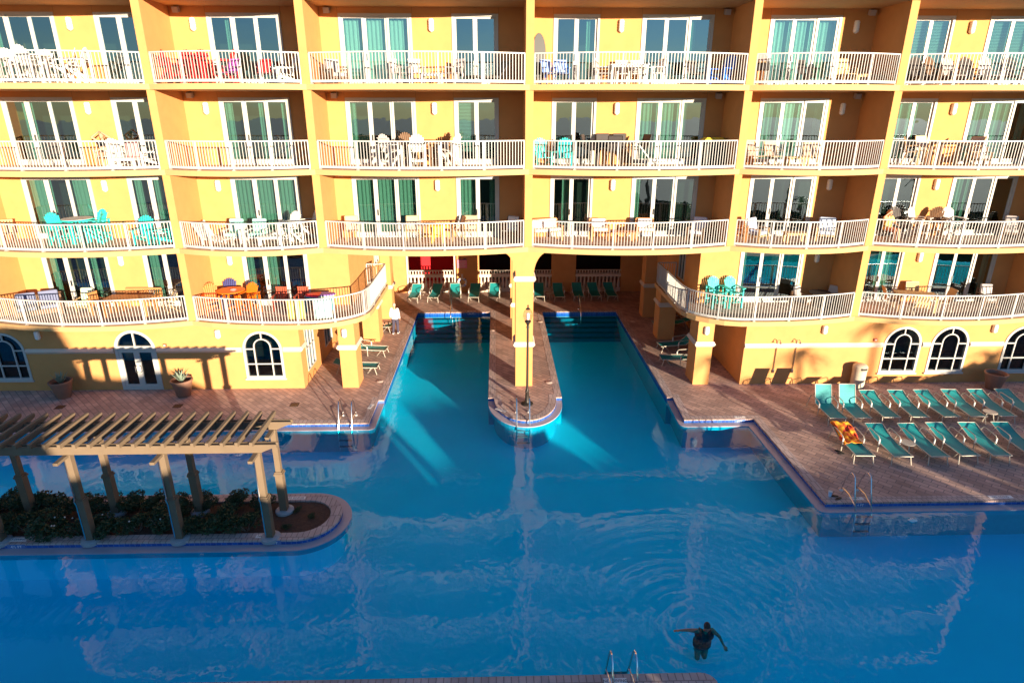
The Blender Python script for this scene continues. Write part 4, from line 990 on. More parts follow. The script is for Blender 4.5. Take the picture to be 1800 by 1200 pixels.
def sofa(mat, cush, w=1.5):
    o = empty('outdoor_sofa'); m = MB(); m.box(-w / 2, w / 2, -.4, .4, .1, .3); m.box(-w / 2, w / 2, .32, .42, .3, .80); m.box(-w / 2, -w / 2 + .1, -.4, .32, .3, .58); m.box(w / 2 - .1, w / 2, -.4, .32, .3, .58); m.build('frame', mat, o)
    for s in (-1, 1):
        c = s * (w / 4 - .025); MB().box(c - w / 4 + .08, c + w / 4 - .08, -.4, .2, .305, .46).build('seat_cushion', cush, o, bevel=.05); MB().cbox((c, .23, .70), (w / 2 - .15, .16, .50), Matrix.Rotation(R(-12), 3, 'X')).build('back_cushion', cush, o, bevel=.05)
    for sx in (-1, 1):
        for sy in (-1, 1): MB().box(sx * (w / 2 - .06) - .03, sx * (w / 2 - .06) + .03, sy * .34 - .03, sy * .34 + .03, 0, .1).build('leg', mat, o)
    return o
def chaise(mat):
    o = empty('chaise_longue'); m = MB()
    for i in range(12): m.box(-.3, .3, -.9 + .1 * i, -.82 + .1 * i, .30, .325)
    m.build('seat', mat, o); m = MB()
    for i in range(8): z = .33 + .072 * i; y = .32 + .06 * i; m.cbox((0, y, z), (.6, .085, .022), Matrix.Rotation(R(50), 3, 'X'))
    m.build('backrest', mat, o); m = MB()
    for s in (-1, 1): m.box(s * .3 - .02, s * .3 + .02, -.95, .35, .25, .31); m.bar((s * .3, .3, .3), (s * .3, .82, .9), .04, .05)
    m.build('frame', mat, o)
    for sx in (-1, 1):
        for y in (-.8, .3): MB().box(sx * .28 - .025, sx * .28 + .025, y - .025, y + .025, 0, .25).build('leg', mat, o)
    return o
def folding_chair(mat, frame=STEEL, h=.42):
    o = empty('folding_chair'); m = MB()
    for s in (-1, 1): m.tube([(s * .25, -.28, 0), (s * .25, .28, h + .5)], .013, 6); m.tube([(s * .24, .28, 0), (s * .24, -.22, h)], .013, 6); m.tube([(s * .26, -.22, h + .2), (s * .26, .2, h + .2)], .02, 6)
    m.build('frame', frame, o, True); MB().bar((0, -.22, h), (0, .1, h - .03), .46, .012).build('seat', mat, o); MB().bar((0, .12, h + .05), (0, .285, h + .5), .46, .012, (0, 1, 0)).build('backrest', mat, o); return o
def storage_bin():
    o = empty('storage_box'); MB().prism([(-.38, -.28), (.38, -.28), (.38, .28), (-.38, .28)], .05, .98).build('box', BLACK, o, bevel=.03); m = MB(); m.cbox((0, 0, 1.03), (.84, .64, .08)); m.cbox((0, 0, 1.09), (.7, .5, .06)); m.build('lid', YPOLY, o, bevel=.03)
    for s in (-1, 1): MB().lathe([(0, -.02), (.08, -.02), (.08, .02), (0, .02)], (0, 0, 0), 14).xf(Matrix.Translation((s * .39, .2, .08)) @ Matrix.Rotation(R(90), 4, 'Y')).build('wheel', BLACK, o)
    return o
def grill():
    o = empty('barbecue_grill'); MB().box(-.32, .32, -.24, .24, .55, .85).build('firebox', DARKM, o, bevel=.03)
    m = MB().prismX([(-.24, .855), (.24, .855), (.22, 1.02), (.1, 1.12), (-.1, 1.12), (-.22, 1.02)], -.32, .32); m.build('hood', GREYP, o); MB().tube([(-.22, -.24, .95), (-.22, -.3, .95), (.22, -.3, .95), (.22, -.24, .95)], .014, 6).build('handle', STEEL, o)
    for s in (-1, 1):
        MB().box(s * .48 - .155, s * .48 + .155, -.2, .2, .80, .83).build('side_shelf', WICK, o)
        for y in (-.2, .2): MB().box(s * .28 - .02, s * .28 + .02, y - .02, y + .02, 0, .55).build('leg', DARKM, o)
    return o
def surfboard(mat, Lh=1.9, w=.5):
    o = empty('surfboard'); pts = [(math.sin(t) * w / 2 * (1 - .25 * math.cos(t)), -math.cos(t) * Lh / 2) for t in [math.pi * i / 16 for i in range(17)]]; poly = pts + [(-x, z) for x, z in pts[::-1][1:-1]]
    MB().prismY(poly, -.025, .025).build('board', mat, o, bevel=.012); MB().prismX([(.03, -.75), (.15, -.85), (.03, -.9)], -.006, .006).build('fin', BLACK, o); return o
def surf_flat(mat, stripe, Lh=1.5, w=.5):
    o = empty('bodyboard'); pts = [(math.sin(t) * w / 2 * (1 - .1 * math.cos(t)), -math.cos(t) * Lh / 2) for t in [math.pi * i / 14 for i in range(15)]]; poly = pts + [(-x, z) for x, z in pts[::-1][1:-1]]
    poly = [(z, x) for x, z in poly]
    def clip(side): return [(x, y) for x, y in poly if x * side >= -.001]
    for side, mt, nm in ((-1, mat, 'tail_half'), (1, stripe, 'nose_half')):
        q = clip(side)
        if side < 0: q = [p for p in q]
        q = sorted(q, key=lambda p: math.atan2(p[1], p[0] - side * Lh / 5)); MB().prism(q, 0, .055).build(nm, mt, o)
    return o
FW = {6: 'top', 5: 'second', 4: 'third', 3: 'lowest'}
MN = {'white': WPOLY, 'red': RED, 'teal': TEALP, 'orange': ORANGE, 'blue': BLUE, 'brown': BROWN, 'grey': GREYP, 'dark': DARKM, 'teak': WOODF, 'wicker': WICK, 'redwood': BENCHRED, 'yellow': YPOLY}
KIND = {'adi': (adirondack, 'chair'), 'adih': (lambda m: adirondack(m, .66), 'bar chair'), 'rt': (round_table, 'table'), 'rth': (lambda m: round_table(m, .5, 1.02), 'bar table'), 'rtb': (lambda m: round_table(m, .58, 1.02), 'bar table'),
        'sl': (slat_chair, 'chair'), 'ch': (chaise, 'chaise longue'), 'tb': (rect_table, 'table'), 'low': (lambda m: rect_table(m, .95, .55, .42), 'coffee table'), 'bn': (bench, 'bench'), 'fc': (folding_chair, 'folding chair')}
def F(kind, col, x, y, fl, rz, label, group=None):
    b, cat = KIND[kind]; mat = MN.get(col)
    return place((kind, col), lambda: b(mat), (x, y, FZ[fl] + .006), rz, label, cat, group)
g = 'white bar chairs on the top left balcony'
for x, y, r, w in ((-18.2, 26.4, 60, 'leftmost of the white set, top left balcony'), (-17.35, 26.75, 10, 'behind the table in the white set, top left balcony'), (-17.0, 25.6, 170, 'nearest the railing in the white set, top left balcony'), (-16.3, 26.4, -60, 'right of the table in the white set, top left balcony'), (-15.75, 26.2, -80, 'rightmost of the white set, top left balcony')):
    F('adih', 'white', x, y, 6, r, 'white bar-height slatted chair, ' + w, g)
F('rth', 'white', -17.2, 26.2, 6, 0, 'white round bar table among the white chairs, top left balcony')
for x, y, r, w in ((-12.25, 26.0, 70, 'leftmost of the red set on the top floor'), (-11.85, 26.75, 20, 'middle of the red set on the top floor'), (-11.4, 26.6, 0, 'tallest in view of the red set on the top floor'), (-10.45, 26.7, -50, 'rightmost of the red set, beside the sliding door')):
    F('adih', 'red', x, y, 6, r, 'red bar-height slatted chair, ' + w, 'red bar chairs on the top floor')
F('rth', 'red', -11.2, 26.0, 6, 0, 'red round bar table between the red chairs')
place('fcp', lambda: folding_chair(PURPLE), (-10.0, 26.1, FZ[6]), -20, 'purple folding chair beside the red set on the top floor', 'folding chair')
place('fcr', lambda: folding_chair(RED), (-8.8, 26.3, FZ[6]), 10, 'red folding chair alone on the top floor', 'folding chair')
F('adi', 'white', -7.95, 26.1, 6, -60, 'white low slatted chair at the right end of the red-chair balcony')
place('wck', lambda: cushion_chair(BROWN, GREYP), (-6.1, 26.3, FZ[6]), 40, 'brown and grey lounge chair in the left corner of the top centre balcony', 'lounge chair')
for x, r, w in ((-3.7, 60, 'left of the small table'), (-3.05, 20, 'behind the small table'), (-1.6, -40, 'right of the small table')): F('sl', 'grey', x, 26.45, 6, r, 'grey slatted chair %s on the top centre balcony' % w, 'grey slatted chairs on the top floor')
F('low', 'grey', -2.45, 26.3, 6, 0, 'low grey table between grey slatted chairs, top centre balcony'); F('ch', 'dark', -.25, 26.3, 6, -60, 'dark reclining chair at the right end of the top centre balcony')
o = surfboard(BLACK); o.location = (1.72, 26.9, FZ[6] + .97); o.rotation_euler = (R(-8), 0, R(10)); tag(o, 'dark surfboard standing in the corner of the top balcony right of centre', 'surfboard')
for x, r, w in ((2.05, 30, 'left'), (2.55, 10, 'right')): place('fcb', lambda: folding_chair(plain('blue_stripe_cloth', (.2, .32, .68), .8), BLUE), (x, 26.2, FZ[6]), r, 'blue and white folding beach chair, %s one beside the surfboard' % w, 'folding chair')
for x, y, r, w in ((4.2, 26.3, 70, 'left of the white table'), (5.0, 26.85, 0, 'behind the white table at left'), (5.55, 26.85, -10, 'behind the white table at right'), (6.1, 26.2, -70, 'right of the white table')): F('sl', 'white', x, y, 6, r, 'white slatted chair %s, top balcony right of centre' % w, 'white slatted chairs on the top floor')
F('tb', 'white', 5.1, 26.2, 6, 0, 'white slatted dining table on the top balcony right of centre'); F('adi', 'blue', 8.75, 26.1, 6, -55, 'bright blue slatted chair at the right end of a top balcony'); F('fc', 'dark', 7.75, 26.5, 6, 20, 'dark folding chair left of the bright blue chair')
place('grl', grill, (10.3, 26.3, FZ[6]), 60, 'dark barbecue grill with a grey hood on the top floor', 'barbecue'); F('sl', 'dark', 12.2, 26.5, 6, 30, 'dark slatted chair in front of the fifth-bay door, top floor')
place('tanst', lambda: sling_chair(plain('tan_stripe_cloth', (.66, .44, .2), .8), WICK), (13.6, 26.2, FZ[6]), 10, 'tan sling chair on the fifth top balcony', 'chair'); F('low', 'wicker', 14.5, 26.4, 6, 0, 'low tan table beside the tan sling chair')
for k, x, r, w in (('dark', 16.75, 10, 'black slatted chair with arched back by the top right door'), ('dark', 18.75, 10, 'black slatted chair between two pale grey ones, top right'), ('grey', 18.05, 15, 'pale grey slatted chair, left of two, top right balcony'), ('grey', 19.5, 5, 'pale grey slatted chair, right of two, top right balcony'), ('brown', 17.35, 20, 'brown slatted chair against the yellow wall, top right balcony'), ('dark', 20.3, -20, 'black slatted chair farthest right on the top floor')): F('adi', k, x, 26.5, 6, r, w)
# second floor from the top
F('fc', 'dark', -17.6, 26.7, 5, 20, 'dark folding chair by the door, second row left balcony')
CW = F('sl', 'white', -15.5, 26.35, 5, 0, 'white slatted chair with a sunbather, second row left balcony'); F('adi', 'white', -14.75, 26.1, 5, 60, 'white slatted chair just right of the sunbather'); F('adi', 'white', -13.7, 26.2, 5, -50, 'white slatted chair at the right end of the second row left balcony'); F('low', 'white', -14.25, 25.5, 5, 0, 'low white table between the white chairs of the second row left balcony')
for k, x, y, r, w in (('white', -4.15, 25.85, 150, 'white bar-height chair, left of three in the second row'), ('white', -3.1, 26.0, 185, 'white bar-height chair, middle of three in the second row'), ('white', -1.85, 26.3, 240, 'white bar-height chair, right of three in the second row'), ('brown', -3.6, 26.9, 20, 'brown bar-height chair behind the white ones'), ('brown', -2.3, 26.95, -60, 'brown bar-height chair against yellow wall')): F('adih', k, x, y, 5, r, w + ', centre balcony')
F('rth', 'brown', -2.85, 26.5, 5, 0, 'brown round bar table amid white and brown chairs, second row')
F('adi', 'teal', 1.85, 26.2, 5, 10, 'turquoise slatted chair, left of the pair in the second row'); F('adi', 'teal', 2.75, 26.2, 5, -5, 'turquoise slatted chair, right of the pair in the second row')
for x, y, r, w in ((3.8, 26.3, 70, 'left end of'), (4.4, 26.9, 0, 'behind the left half of'), (5.1, 26.9, 0, 'behind the right half of'), (5.75, 26.3, -70, 'right end of'), (4.6, 25.55, 175, 'railing side of')): 
    place('sld', lambda: sling_chair(DARKM, BRONZE, .68), (x, y, FZ[5]), r, 'dark bar-height chair at the %s the tall dark table' % w, 'bar chair', 'dark bar chairs in the second row')
place('tbd', lambda: rect_table(DARKM, 1.5, .75, 1.0), (4.75, 26.25, FZ[5]), 0, 'tall dark dining table in the second row, right of centre', 'table'); F('ch', 'white', 6.5, 26.2, 5, 80, 'white reclining chair in front of the curtained door, second row')
place('sbox', storage_bin, (8.85, 26.75, FZ[5]), 0, 'black storage box with yellow lid in the corner of the second row', 'storage box')
for x, r, w in ((10.45, 30, 'leftmost'), (11.2, 10, 'middle'), (12.7, -20, 'right')): place('tanc', lambda: sling_chair(TAN, WICK), (x, 26.2, FZ[5]), r, 'tan sling chair, %s one on the fifth balcony of the second row' % w, 'chair', 'tan sling chairs in the second row')
F('low', 'wicker', 12.0, 25.8, 5, 0, 'low tan table between tan chairs, second row'); 
for x, y, r, w in ((16.9, 26.3, 60, 'left of'), (17.8, 26.85, 10, 'behind'), (19.3, 26.3, -70, 'right of')): place('gsl', lambda: sling_chair(GREYP, WICK, .6), (x, y, FZ[5]), r, 'grey-brown high sling chair %s the tall table, second row right' % w, 'chair')
place('tbg', lambda: rect_table(BROWN, 1.3, .8, .98), (18.3, 26.1, FZ[5]), 0, 'tall brown table on the second row right balcony', 'table'); place('umb', lambda: cushion_chair(BROWN, GREYP, .62), (20.0, 26.6, FZ[5]), -20, 'grey cushioned chair in front of the right door, second row', 'lounge chair')
# third row
for x, y, r, w in ((-17.75, 26.0, 60, 'left of the grey-topped table'), (-16.6, 26.3, -70, 'right of the grey-topped table'), (-16.75, 26.85, -20, 'behind the grey-topped table')): F('adih', 'teal', x, y, 4, r, 'turquoise bar-height chair %s in the third row' % w, 'turquoise bar chairs in the third row')
o = place('rtg', lambda: round_table(TEALP, .58, 1.02), (-17.2, 26.4, FZ[4]), 0, 'round turquoise bar table with a grey top in the third row', 'bar table'); MB().lathe([(0, 1.021), (.57, 1.021), (.57, 1.03), (0, 1.03)], n=32).build('top_cover', plain('grey_top', (.52, .48, .46), .6), o)
F('adi', 'teal', -14.5, 26.2, 4, 5, 'low turquoise slatted chair by the narrow door, third row'); F('adi', 'teal', -13.55, 25.9, 4, -40, 'low turquoise slatted chair in the right corner, third row left'); F('sl', 'wicker', -20.1, 26.3, 4, 30, 'tan slatted chair in the far left corner of the third row')
F('ch', 'white', -11.6, 25.9, 4, 60, 'white slatted reclining chair at the left of the second balcony, third row')
for x, w in ((-10.9, 'left'), (-9.95, 'right')): place('tealw', lambda: cushion_chair(WPOLY, plain('pale_teal_cushion', (.3, .62, .56), .8)), (x, 26.5, FZ[4]), 0, 'white lounge chair with pale teal cushion, %s of two in the third row' % w, 'lounge chair')
F('adih', 'white', -8.5, 26.1, 4, -30, 'white bar-height chair, left of two by the brown partition, third row'); F('adih', 'white', -7.9, 26.6, 4, -60, 'white bar-height chair, right of two by the brown partition, third row'); F('low', 'white', -9.2, 25.6, 4, 10, 'low white table on the second balcony of the third row')
for x, y, r, w in ((-6.1, 26.8, 15, 'left corner'), (-3.55, 26.75, 5, 'in front of the wide door'), (-1.7, 26.8, -70, 'left of the narrow door'), (-1.15, 26.75, -10, 'in front of the narrow door')): place('tanc', None, (x, y, FZ[4]), r, 'tan sling chair, %s, third row centre balcony' % w, 'chair', 'tan sling chairs in the third row')
F('rt', 'yellow', -2.45, 26.3, 4, 0, 'round yellow table among tan chairs in the third row'); place('dmet', lambda: sling_chair(CUSHW, BRONZE), (.55, 26.6, FZ[4]), -30, 'dark metal chair with pale seat in the shaded corner, third row', 'chair')
place('bnw', lambda: bench(WOODF, 1.35, CUSHW), (2.05, 26.5, FZ[4]), 22, 'teak bench with white cushions in the third row', 'bench')
for x, r, w in ((4.35, 5, 'left'), (6.3, -5, 'right')): place('tkw', lambda: bench(WOODF, .72, CUSHW), (x, 26.6, FZ[4]), r, 'teak armchair with white cushions, %s of two in the third row' % w, 'armchair')
F('low', 'teak', 5.35, 26.3, 4, 0, 'low teak table between the teak armchairs'); place('wlc', lambda: cushion_chair(BROWN, plain('lilac_cushion', (.62, .58, .66), .9)), (8.55, 26.6, FZ[4]), -35, 'pale lilac lounge chair in the shaded corner of the third row', 'lounge chair')
for x, r, w in ((11.0, 40, 'left'), (14.0, -25, 'right')): place('blc', lambda: cushion_chair(WICK, BLUEC, .8), (x, 26.4, FZ[4]), r, 'wicker lounge chair with pale blue cushions, %s of two in the third row' % w, 'lounge chair')
F('low', 'wicker', 12.5, 26.0, 4, 0, 'low wicker coffee table between the blue cushioned chairs'); F('sl', 'teak', 10.2, 26.0, 4, 60, 'brown wooden chair in the left corner of the fifth balcony, third row')
F('adih', 'white', 18.1, 26.75, 4, 30, 'white high slatted chair, left of the brown one, third row right'); F('adih', 'brown', 18.85, 26.7, 4, -30, 'brown high slatted chair between two white ones, third row right'); F('adih', 'white', 19.6, 26.75, 4, 5, 'white high slatted chair, right of the brown one, third row right'); F('adih', 'dark', 17.3, 26.85, 4, 0, 'black high slatted chair behind the seated person, third row right')
place('smk', lambda: sling_chair(DARKM, BRONZE), (16.55, 26.2, FZ[4]), 15, 'dark chair under the person in the yellow top', 'chair'); place('umb', None, (22.2, 26.7, FZ[4]), -30, 'brown cushioned chair in the far right shade, third row', 'lounge chair')
# lowest row
place('sof', lambda: sofa(BROWN, NAVY, 1.7), (-19.6, 26.3, FZ[3]), 32, 'brown sofa with blue-grey cushions at the left of the lowest balcony', 'sofa')
place('sofc', lambda: cushion_chair(WICK, plain('pale_green_cushion', (.5, .6, .45), .9), .62), (-18.0, 26.9, FZ[3]), 5, 'small wicker chair with pale green cushion beside the sofa', 'lounge chair')
place('tbl', lambda: rect_table(WOODF, 1.9, .95, .76), (-15.7, 26.2, FZ[3]), 0, 'long teak table on the lowest left balcony', 'table')
place('bnt', lambda: bench(WOODF, 1.5), (-15.6, 26.95, FZ[3]), 0, 'teak bench behind the long teak table', 'bench'); place('bnt2', lambda: slat_chair(WOODF), (-17.0, 26.3, FZ[3]), 75, 'teak chair at the left end of the long table', 'chair')
place('pstr', lambda: folding_chair(plain('pale_stripe_cloth', (.7, .62, .5), .8), WICK), (-14.1, 26.5, FZ[3]), -50, 'pale striped folding chair right of the long table', 'folding chair')
for x, y, r, w in ((-12.15, 26.1, 25, 'left of the orange table'), (-10.65, 26.2, -15, 'right of the orange table')): F('adih', 'orange', x, y, 3, r, 'orange bar-height chair ' + w, 'orange bar chairs on the lowest balcony')
o = F('rtb', 'orange', -11.4, 26.35, 3, 0, 'round orange bar table on the lowest balcony'); 
place('blch', lambda: adirondack(plain('indigo_poly', (.035, .04, .16), .5), .66), (-11.75, 26.95, FZ[3]), 10, 'indigo bar-height chair behind the orange table', 'bar chair')
m = MB().lathe([(0, 0), (.07, 0), (.12, .02), (.13, .035), (.07, .012), (0, .01)], n=18); o = m.build('dish', WPOLY, None, True); o.location = (-11.25, 26.25, FZ[3] + 1.03); tag(o, 'white dish lying on the orange bar table', 'dish')
for x, w in ((-9.5, 'left'), (-8.55, 'right')): F('sl', 'redwood', x, 26.75, 3, 0, 'red-brown slatted chair, %s of two in front of the door, lowest balcony' % w, 'red slatted chairs on the lowest balcony')
place('btab', lambda: rect_table(plain('teal_table', (.03, .25, .32), .6), 1.2, .6, .6), (-7.75, 26.55, FZ[3]), -6, 'low dark teal table carrying the bodyboards', 'table')
for i, (a, b, z, dx, lb) in enumerate(((TEALF, VIOLET, .61, -.02, 'teal and violet bodyboard at the bottom of the stack'), (PINK, GREENF, .67, .05, 'pink and pale green bodyboard in the middle of the stack'), (RED, VIOLET, .73, .1, 'red and violet bodyboard on top of the stack'))):
    o = surf_flat(a, b, 1.25, .5); o.location = (-7.75 + dx, 26.55, FZ[3] + z + .005); o.rotation_euler = (0, 0, R(-6 + 5 * i)); tag(o, lb, 'bodyboard')
for x, y, mt, lb in ((-8.3, 24.95, YSHIRT, 'yellow patterned beach towel hung behind the lowest railing'), (-7.2, 25.0, plain('blue_print_towel', (.42, .58, .62), .9), 'pale blue printed beach towel hung behind the lowest railing')):
    m = MB(); nx = 10
    for i in range(nx + 1):
        for j in range(7): m.v.append(((i / nx - .5) * .7, .03 * math.sin(i * 1.3 + j * .4), .95 - .8 * j / 6))
    for i in range(nx):
        for j in range(6): m.f.append((i * 7 + j, i * 7 + j + 1, (i + 1) * 7 + j + 1, (i + 1) * 7 + j))
    o = m.build('beach_towel', mt, None, True); o.location = (x, y, FZ[3]); o.rotation_euler = (0, 0, R(2 if x < -8 else 14)); q = o.modifiers.new('thick', 'SOLIDIFY'); q.thickness = .012; tag(o, lb, 'towel')
for x, w in ((9.75, 'left'), (10.5, 'right')): F('adih', 'teal', x, 26.85, 3, 10, 'turquoise bar-height chair, %s of the pair on the lowest right balcony' % w, 'turquoise bar chairs on the lowest balcony')
o = F('rt', 'dark', 14.25, 26.5, 3, 0, 'dark round table in the shaded corner of the lowest right balcony')
for x, r, lb in ((13.55, 40, 'grey cushioned chair left of the dark round table'), (14.85, -50, 'grey cushioned chair right of the dark round table')): place('umb', None, (x, 26.65, FZ[3]), r, lb, 'lounge chair')
place('tbw', lambda: rect_table(WICK, 1.6, .95, .75), (18.3, 26.1, FZ[3]), -18, 'tan dining table on the lowest far right balcony', 'table')
for x, y, r, w in ((17.35, 26.3, 75, 'left end of'), (18.75, 26.85, -5, 'behind'), (19.45, 25.95, -95, 'right end of'), (18.0, 25.35, 170, 'railing side of')): place('wsl', lambda: sling_chair(WICK, ALU, .44), (x, y, FZ[3]), r, 'tan chair with pale frame at the %s the tan table' % w, 'chair', 'tan chairs on the lowest balcony')
place('umb', None, (22.0, 26.7, FZ[3]), -10, 'grey cushioned chair in the far right shade, lowest row', 'lounge chair')

# ------------------------------------------------------------------ people
def cap(m, a, b, ra, rb, n=10):
    a = Vector(a); b = Vector(b); m.tube([a, a.lerp(b, .5), b], [ra, (ra + rb) / 2, rb], n); m.ell(a, (ra, ra, ra), n, 7); m.ell(b, (rb, rb, rb), n, 7)
def remesh(m, name, mat, par, vox=.012, smooth=6):
    o = m.build(name, mat, par, True); r = o.modifiers.new('remesh', 'REMESH'); r.mode = 'VOXEL'; r.voxel_size = vox; r.use_smooth_shade = True
    s = o.modifiers.new('smooth', 'SMOOTH'); s.factor = .5; s.iterations = smooth; return o
def torso(m, P, k=0, w=1.0, chest=True):
    pel, wai, che, nb = P['pelvis'], P['waist'], P['chest'], P['neck']; r = P.get('right', Vector((1, 0, 0)))
    for s in (-1, 1):
        cap(m, pel + r * .075 * s * w, wai + r * .055 * s * w, .115 * w + k, .10 * w + k); cap(m, wai + r * .055 * s * w, che + r * .08 * s * w, .10 * w + k, .115 * w + k)
        if chest: cap(m, che + r * .08 * s * w, P['shL' if s < 0 else 'shR'] - r * .02 * s, .11 * w + k, .06 + k)
def figure(name, loc, rz, P, skin, w=1.0, vox=.012):
    root = empty(name, loc, R(rz)); P = {k: (Vector(v) if k != 'tilt' else v) for k, v in P.items()}
    m = MB(); torso(m, P, 0, w)
    cap(m, P['chest'], P['neck'], .085, .055); cap(m, P['neck'], P['head'] + Vector((0, .01, -.07)), .055, .052)
    for s in 'LR':
        cap(m, P['sh' + s], P['el' + s], .052 * w, .040); cap(m, P['el' + s], P['wr' + s], .040, .027)
        d = (P['wr' + s] - P['el' + s]).normalized(); side = d.cross(Vector((0, .35, 1))).normalized(); nrm = side.cross(d)
        pc = P['wr' + s] + d * .05; cap(m, P['wr' + s], pc - side * .016, .024, .020, 8); cap(m, P['wr' + s], pc + side * .018, .024, .019, 8)
        for i, (o_, L) in enumerate(((-.032, .072), (-.011, .082), (.011, .078), (.031, .062))):
            b0 = pc + d * .025 + side * o_; m.tube([b0, b0 + d * L * .5 + side * o_ * .25, b0 + d * L + side * o_ * .4 - nrm * .018], [.0115, .0105, .009], 6)
        t0 = P['wr' + s] + d * .02 - side * .026; m.tube([t0, t0 - side * .03 + d * .025, t0 - side * .04 + d * .062], [.014, .012, .010], 6)
        cap(m, P['hip' + s], P['kn' + s], .088 * w, .058 * w); cap(m, P['kn' + s], P['an' + s], .056 * w, .036)
        cap(m, P['an' + s], P['toe' + s], .036, .026); cap(m, P['an' + s], P['an' + s] + (P['an' + s] - P['toe' + s]).normalized() * .035 - Vector((0, 0, .02)), .036, .028)
        cap(m, P['pelvis'], P['hip' + s], .12 * w, .095 * w)
    h = P['head']; fd = P.get('face', Vector((0, -1, 0))).normalized(); up = P.get('crown', Vector((0, 0, 1))).normalized(); sd = fd.cross(up).normalized()
    m.ell(h, (.076, .094, .112), 14, 10); cap(m, h - up * .05 + fd * .035, h - up * .085 + fd * .06, .05, .03)
    cap(m, h + fd * .09 + up * .012, h + fd * .108 - up * .03, .010, .016, 8)
    for s in (-1, 1): cap(m, h + sd * .074 * s + up * .02, h + sd * .078 * s - up * .025, .014, .010, 8)
    cap(m, h + fd * .088 - up * .058 + sd * .018, h + fd * .088 - up * .058 - sd * .018, .009, .009, 6)
    b = remesh(m, 'body', skin, root, vox)
    e = MB()
    for s in (-1, 1): e.ell(h + fd * .082 + sd * .03 * s + up * .012, (.013, .011, .009), 8, 6)
    e.build('eyes', INKD, root)
    return root, P, (h, fd, up, sd)
def hair(root, H, mat, long=0, cover=.35):
    h, fd, up, sd = H; m = MB(); c = h - fd * .018 + up * .018; m.ell(c, (.086, .10, .112), 14, 10)
    m.v = [v for v in m.v]
    for i, v in enumerate(m.v):
        p = Vector(v) - h; f = p.dot(fd); u = p.dot(up)
        if f > .03 and u < .055: q = Vector(v) - fd * (f - .03) * .9; m.v[i] = tuple(q)
        elif u < -.06: m.v[i] = tuple(Vector(v) + up * (-.06 - u) * .8)
    if long:
        for k in range(7): a = (k - 3) / 3; cap(m, c + sd * .07 * a - fd * .055, c + sd * .08 * a - fd * .07 - up * long, .035, .018, 8)
    return remesh(m, 'hair', mat, root, .012, 3)
def sleeve(m, P, s, part, k=.014):
    cap(m, P['sh' + s], P['el' + s].lerp(P['sh' + s], 1 - part) if part <= 1 else P['el' + s], .056 + k, .046 + k)
    if part > 1: cap(m, P['el' + s], P['wr' + s].lerp(P['el' + s], 2 - part), .044 + k, .030 + k)
stand = dict(pelvis=(0, 0, .95), waist=(0, .0, 1.10), chest=(0, .0, 1.28), neck=(0, .01, 1.47), head=(0, -.015, 1.62), shL=(-.18, 0, 1.40), shR=(.18, 0, 1.40), elL=(-.24, .03, 1.12), elR=(.24, .05, 1.12), wrL=(-.25, -.06, .88), wrR=(.25, -.03, .88),
             hipL=(-.09, 0, .90), hipR=(.09, 0, .90), knL=(-.095, -.10, .50), knR=(.095, .0, .49), anL=(-.10, -.08, .08), anR=(.10, .12, .10), toeL=(-.11, -.22, .03), toeR=(.11, .0, .03))
# man walking away along the left lane
root, P_, H = figure('person', (-5.5, 32.3, 0), 168, stand, SKIN)
m = MB(); torso(m, P_, .02, 1.05)
for s in 'LR': sleeve(m, P_, s, 1.85)
cap(m, P_['pelvis'] + Vector((-.06, 0, 0)), P_['pelvis'] + Vector((.06, 0, 0)), .145, .145); remesh(m, 'shirt', SHIRT, root)
m = MB()
for s in 'LR': cap(m, P_['hip' + s], P_['kn' + s], .108, .078); cap(m, P_['kn' + s], P_['an' + s], .078, .062); cap(m, P_['pelvis'] - Vector((0, 0, .06)), P_['hip' + s], .125, .11)
remesh(m, 'trousers', TROUS, root)
m = MB()
for s in 'LR': cap(m, P_['an' + s] + Vector((0, .03, -.04)), P_['toe' + s] + Vector((0, -.03, .005)), .045, .036)
remesh(m, 'shoes', WPOLY, root); hair(root, H, HAIRG)
tag(root, 'man in white shirt, dark trousers and white shoes walking along the left lane', 'person')
# woman standing in the pool, arms spread, looking down
sw = dict(pelvis=(0, .06, .62), waist=(0, .03, .75), chest=(0, -.02, .92), neck=(0, -.07, 1.11), head=(.0, -.12, 1.24), shL=(-.19, -.02, 1.04), shR=(.19, -.02, 1.04), elL=(-.44, -.04, 1.10), elR=(.30, -.22, 1.03), wrL=(-.68, -.06, 1.12), wrR=(.31, -.50, 1.02),
          hipL=(-.10, .06, .57), hipR=(.10, .06, .57), knL=(-.10, .0, .16), knR=(.10, .03, .15), anL=(-.05, .26, .13), anR=(.08, .28, .13), toeL=(-.05, .36, .10), toeR=(.08, .38, .10), face=(.0, -.75, -.65), crown=(0, -.6, .75))
root, P_, H = figure('person', (SWIM[0] + .13, SWIM[1] + .05, -1.235), 2, sw, SKIND, 1.18); root.scale = (.94, .94, .97)
m = MB(); torso(m, P_, .012, 1.22, False); cap(m, P_['pelvis'] + Vector((-.07, 0, -.06)), P_['pelvis'] + Vector((.07, 0, -.06)), .17, .17)
for s, q in (('L', -1), ('R', 1)): m.tube([P_['chest'] + Vector((q * .10, -.14, .04)), P_['sh' + s] + Vector((-q * .06, -.06, .05)), P_['sh' + s] + Vector((-q * .06, .05, .05)), P_['chest'] + Vector((q * .08, .12, .06))], .022, 6)
remesh(m, 'swimsuit', SWIMB, root); hair(root, H, HAIRD)
tag(root, 'woman in a black swimsuit wading in the pool with arms spread', 'person')
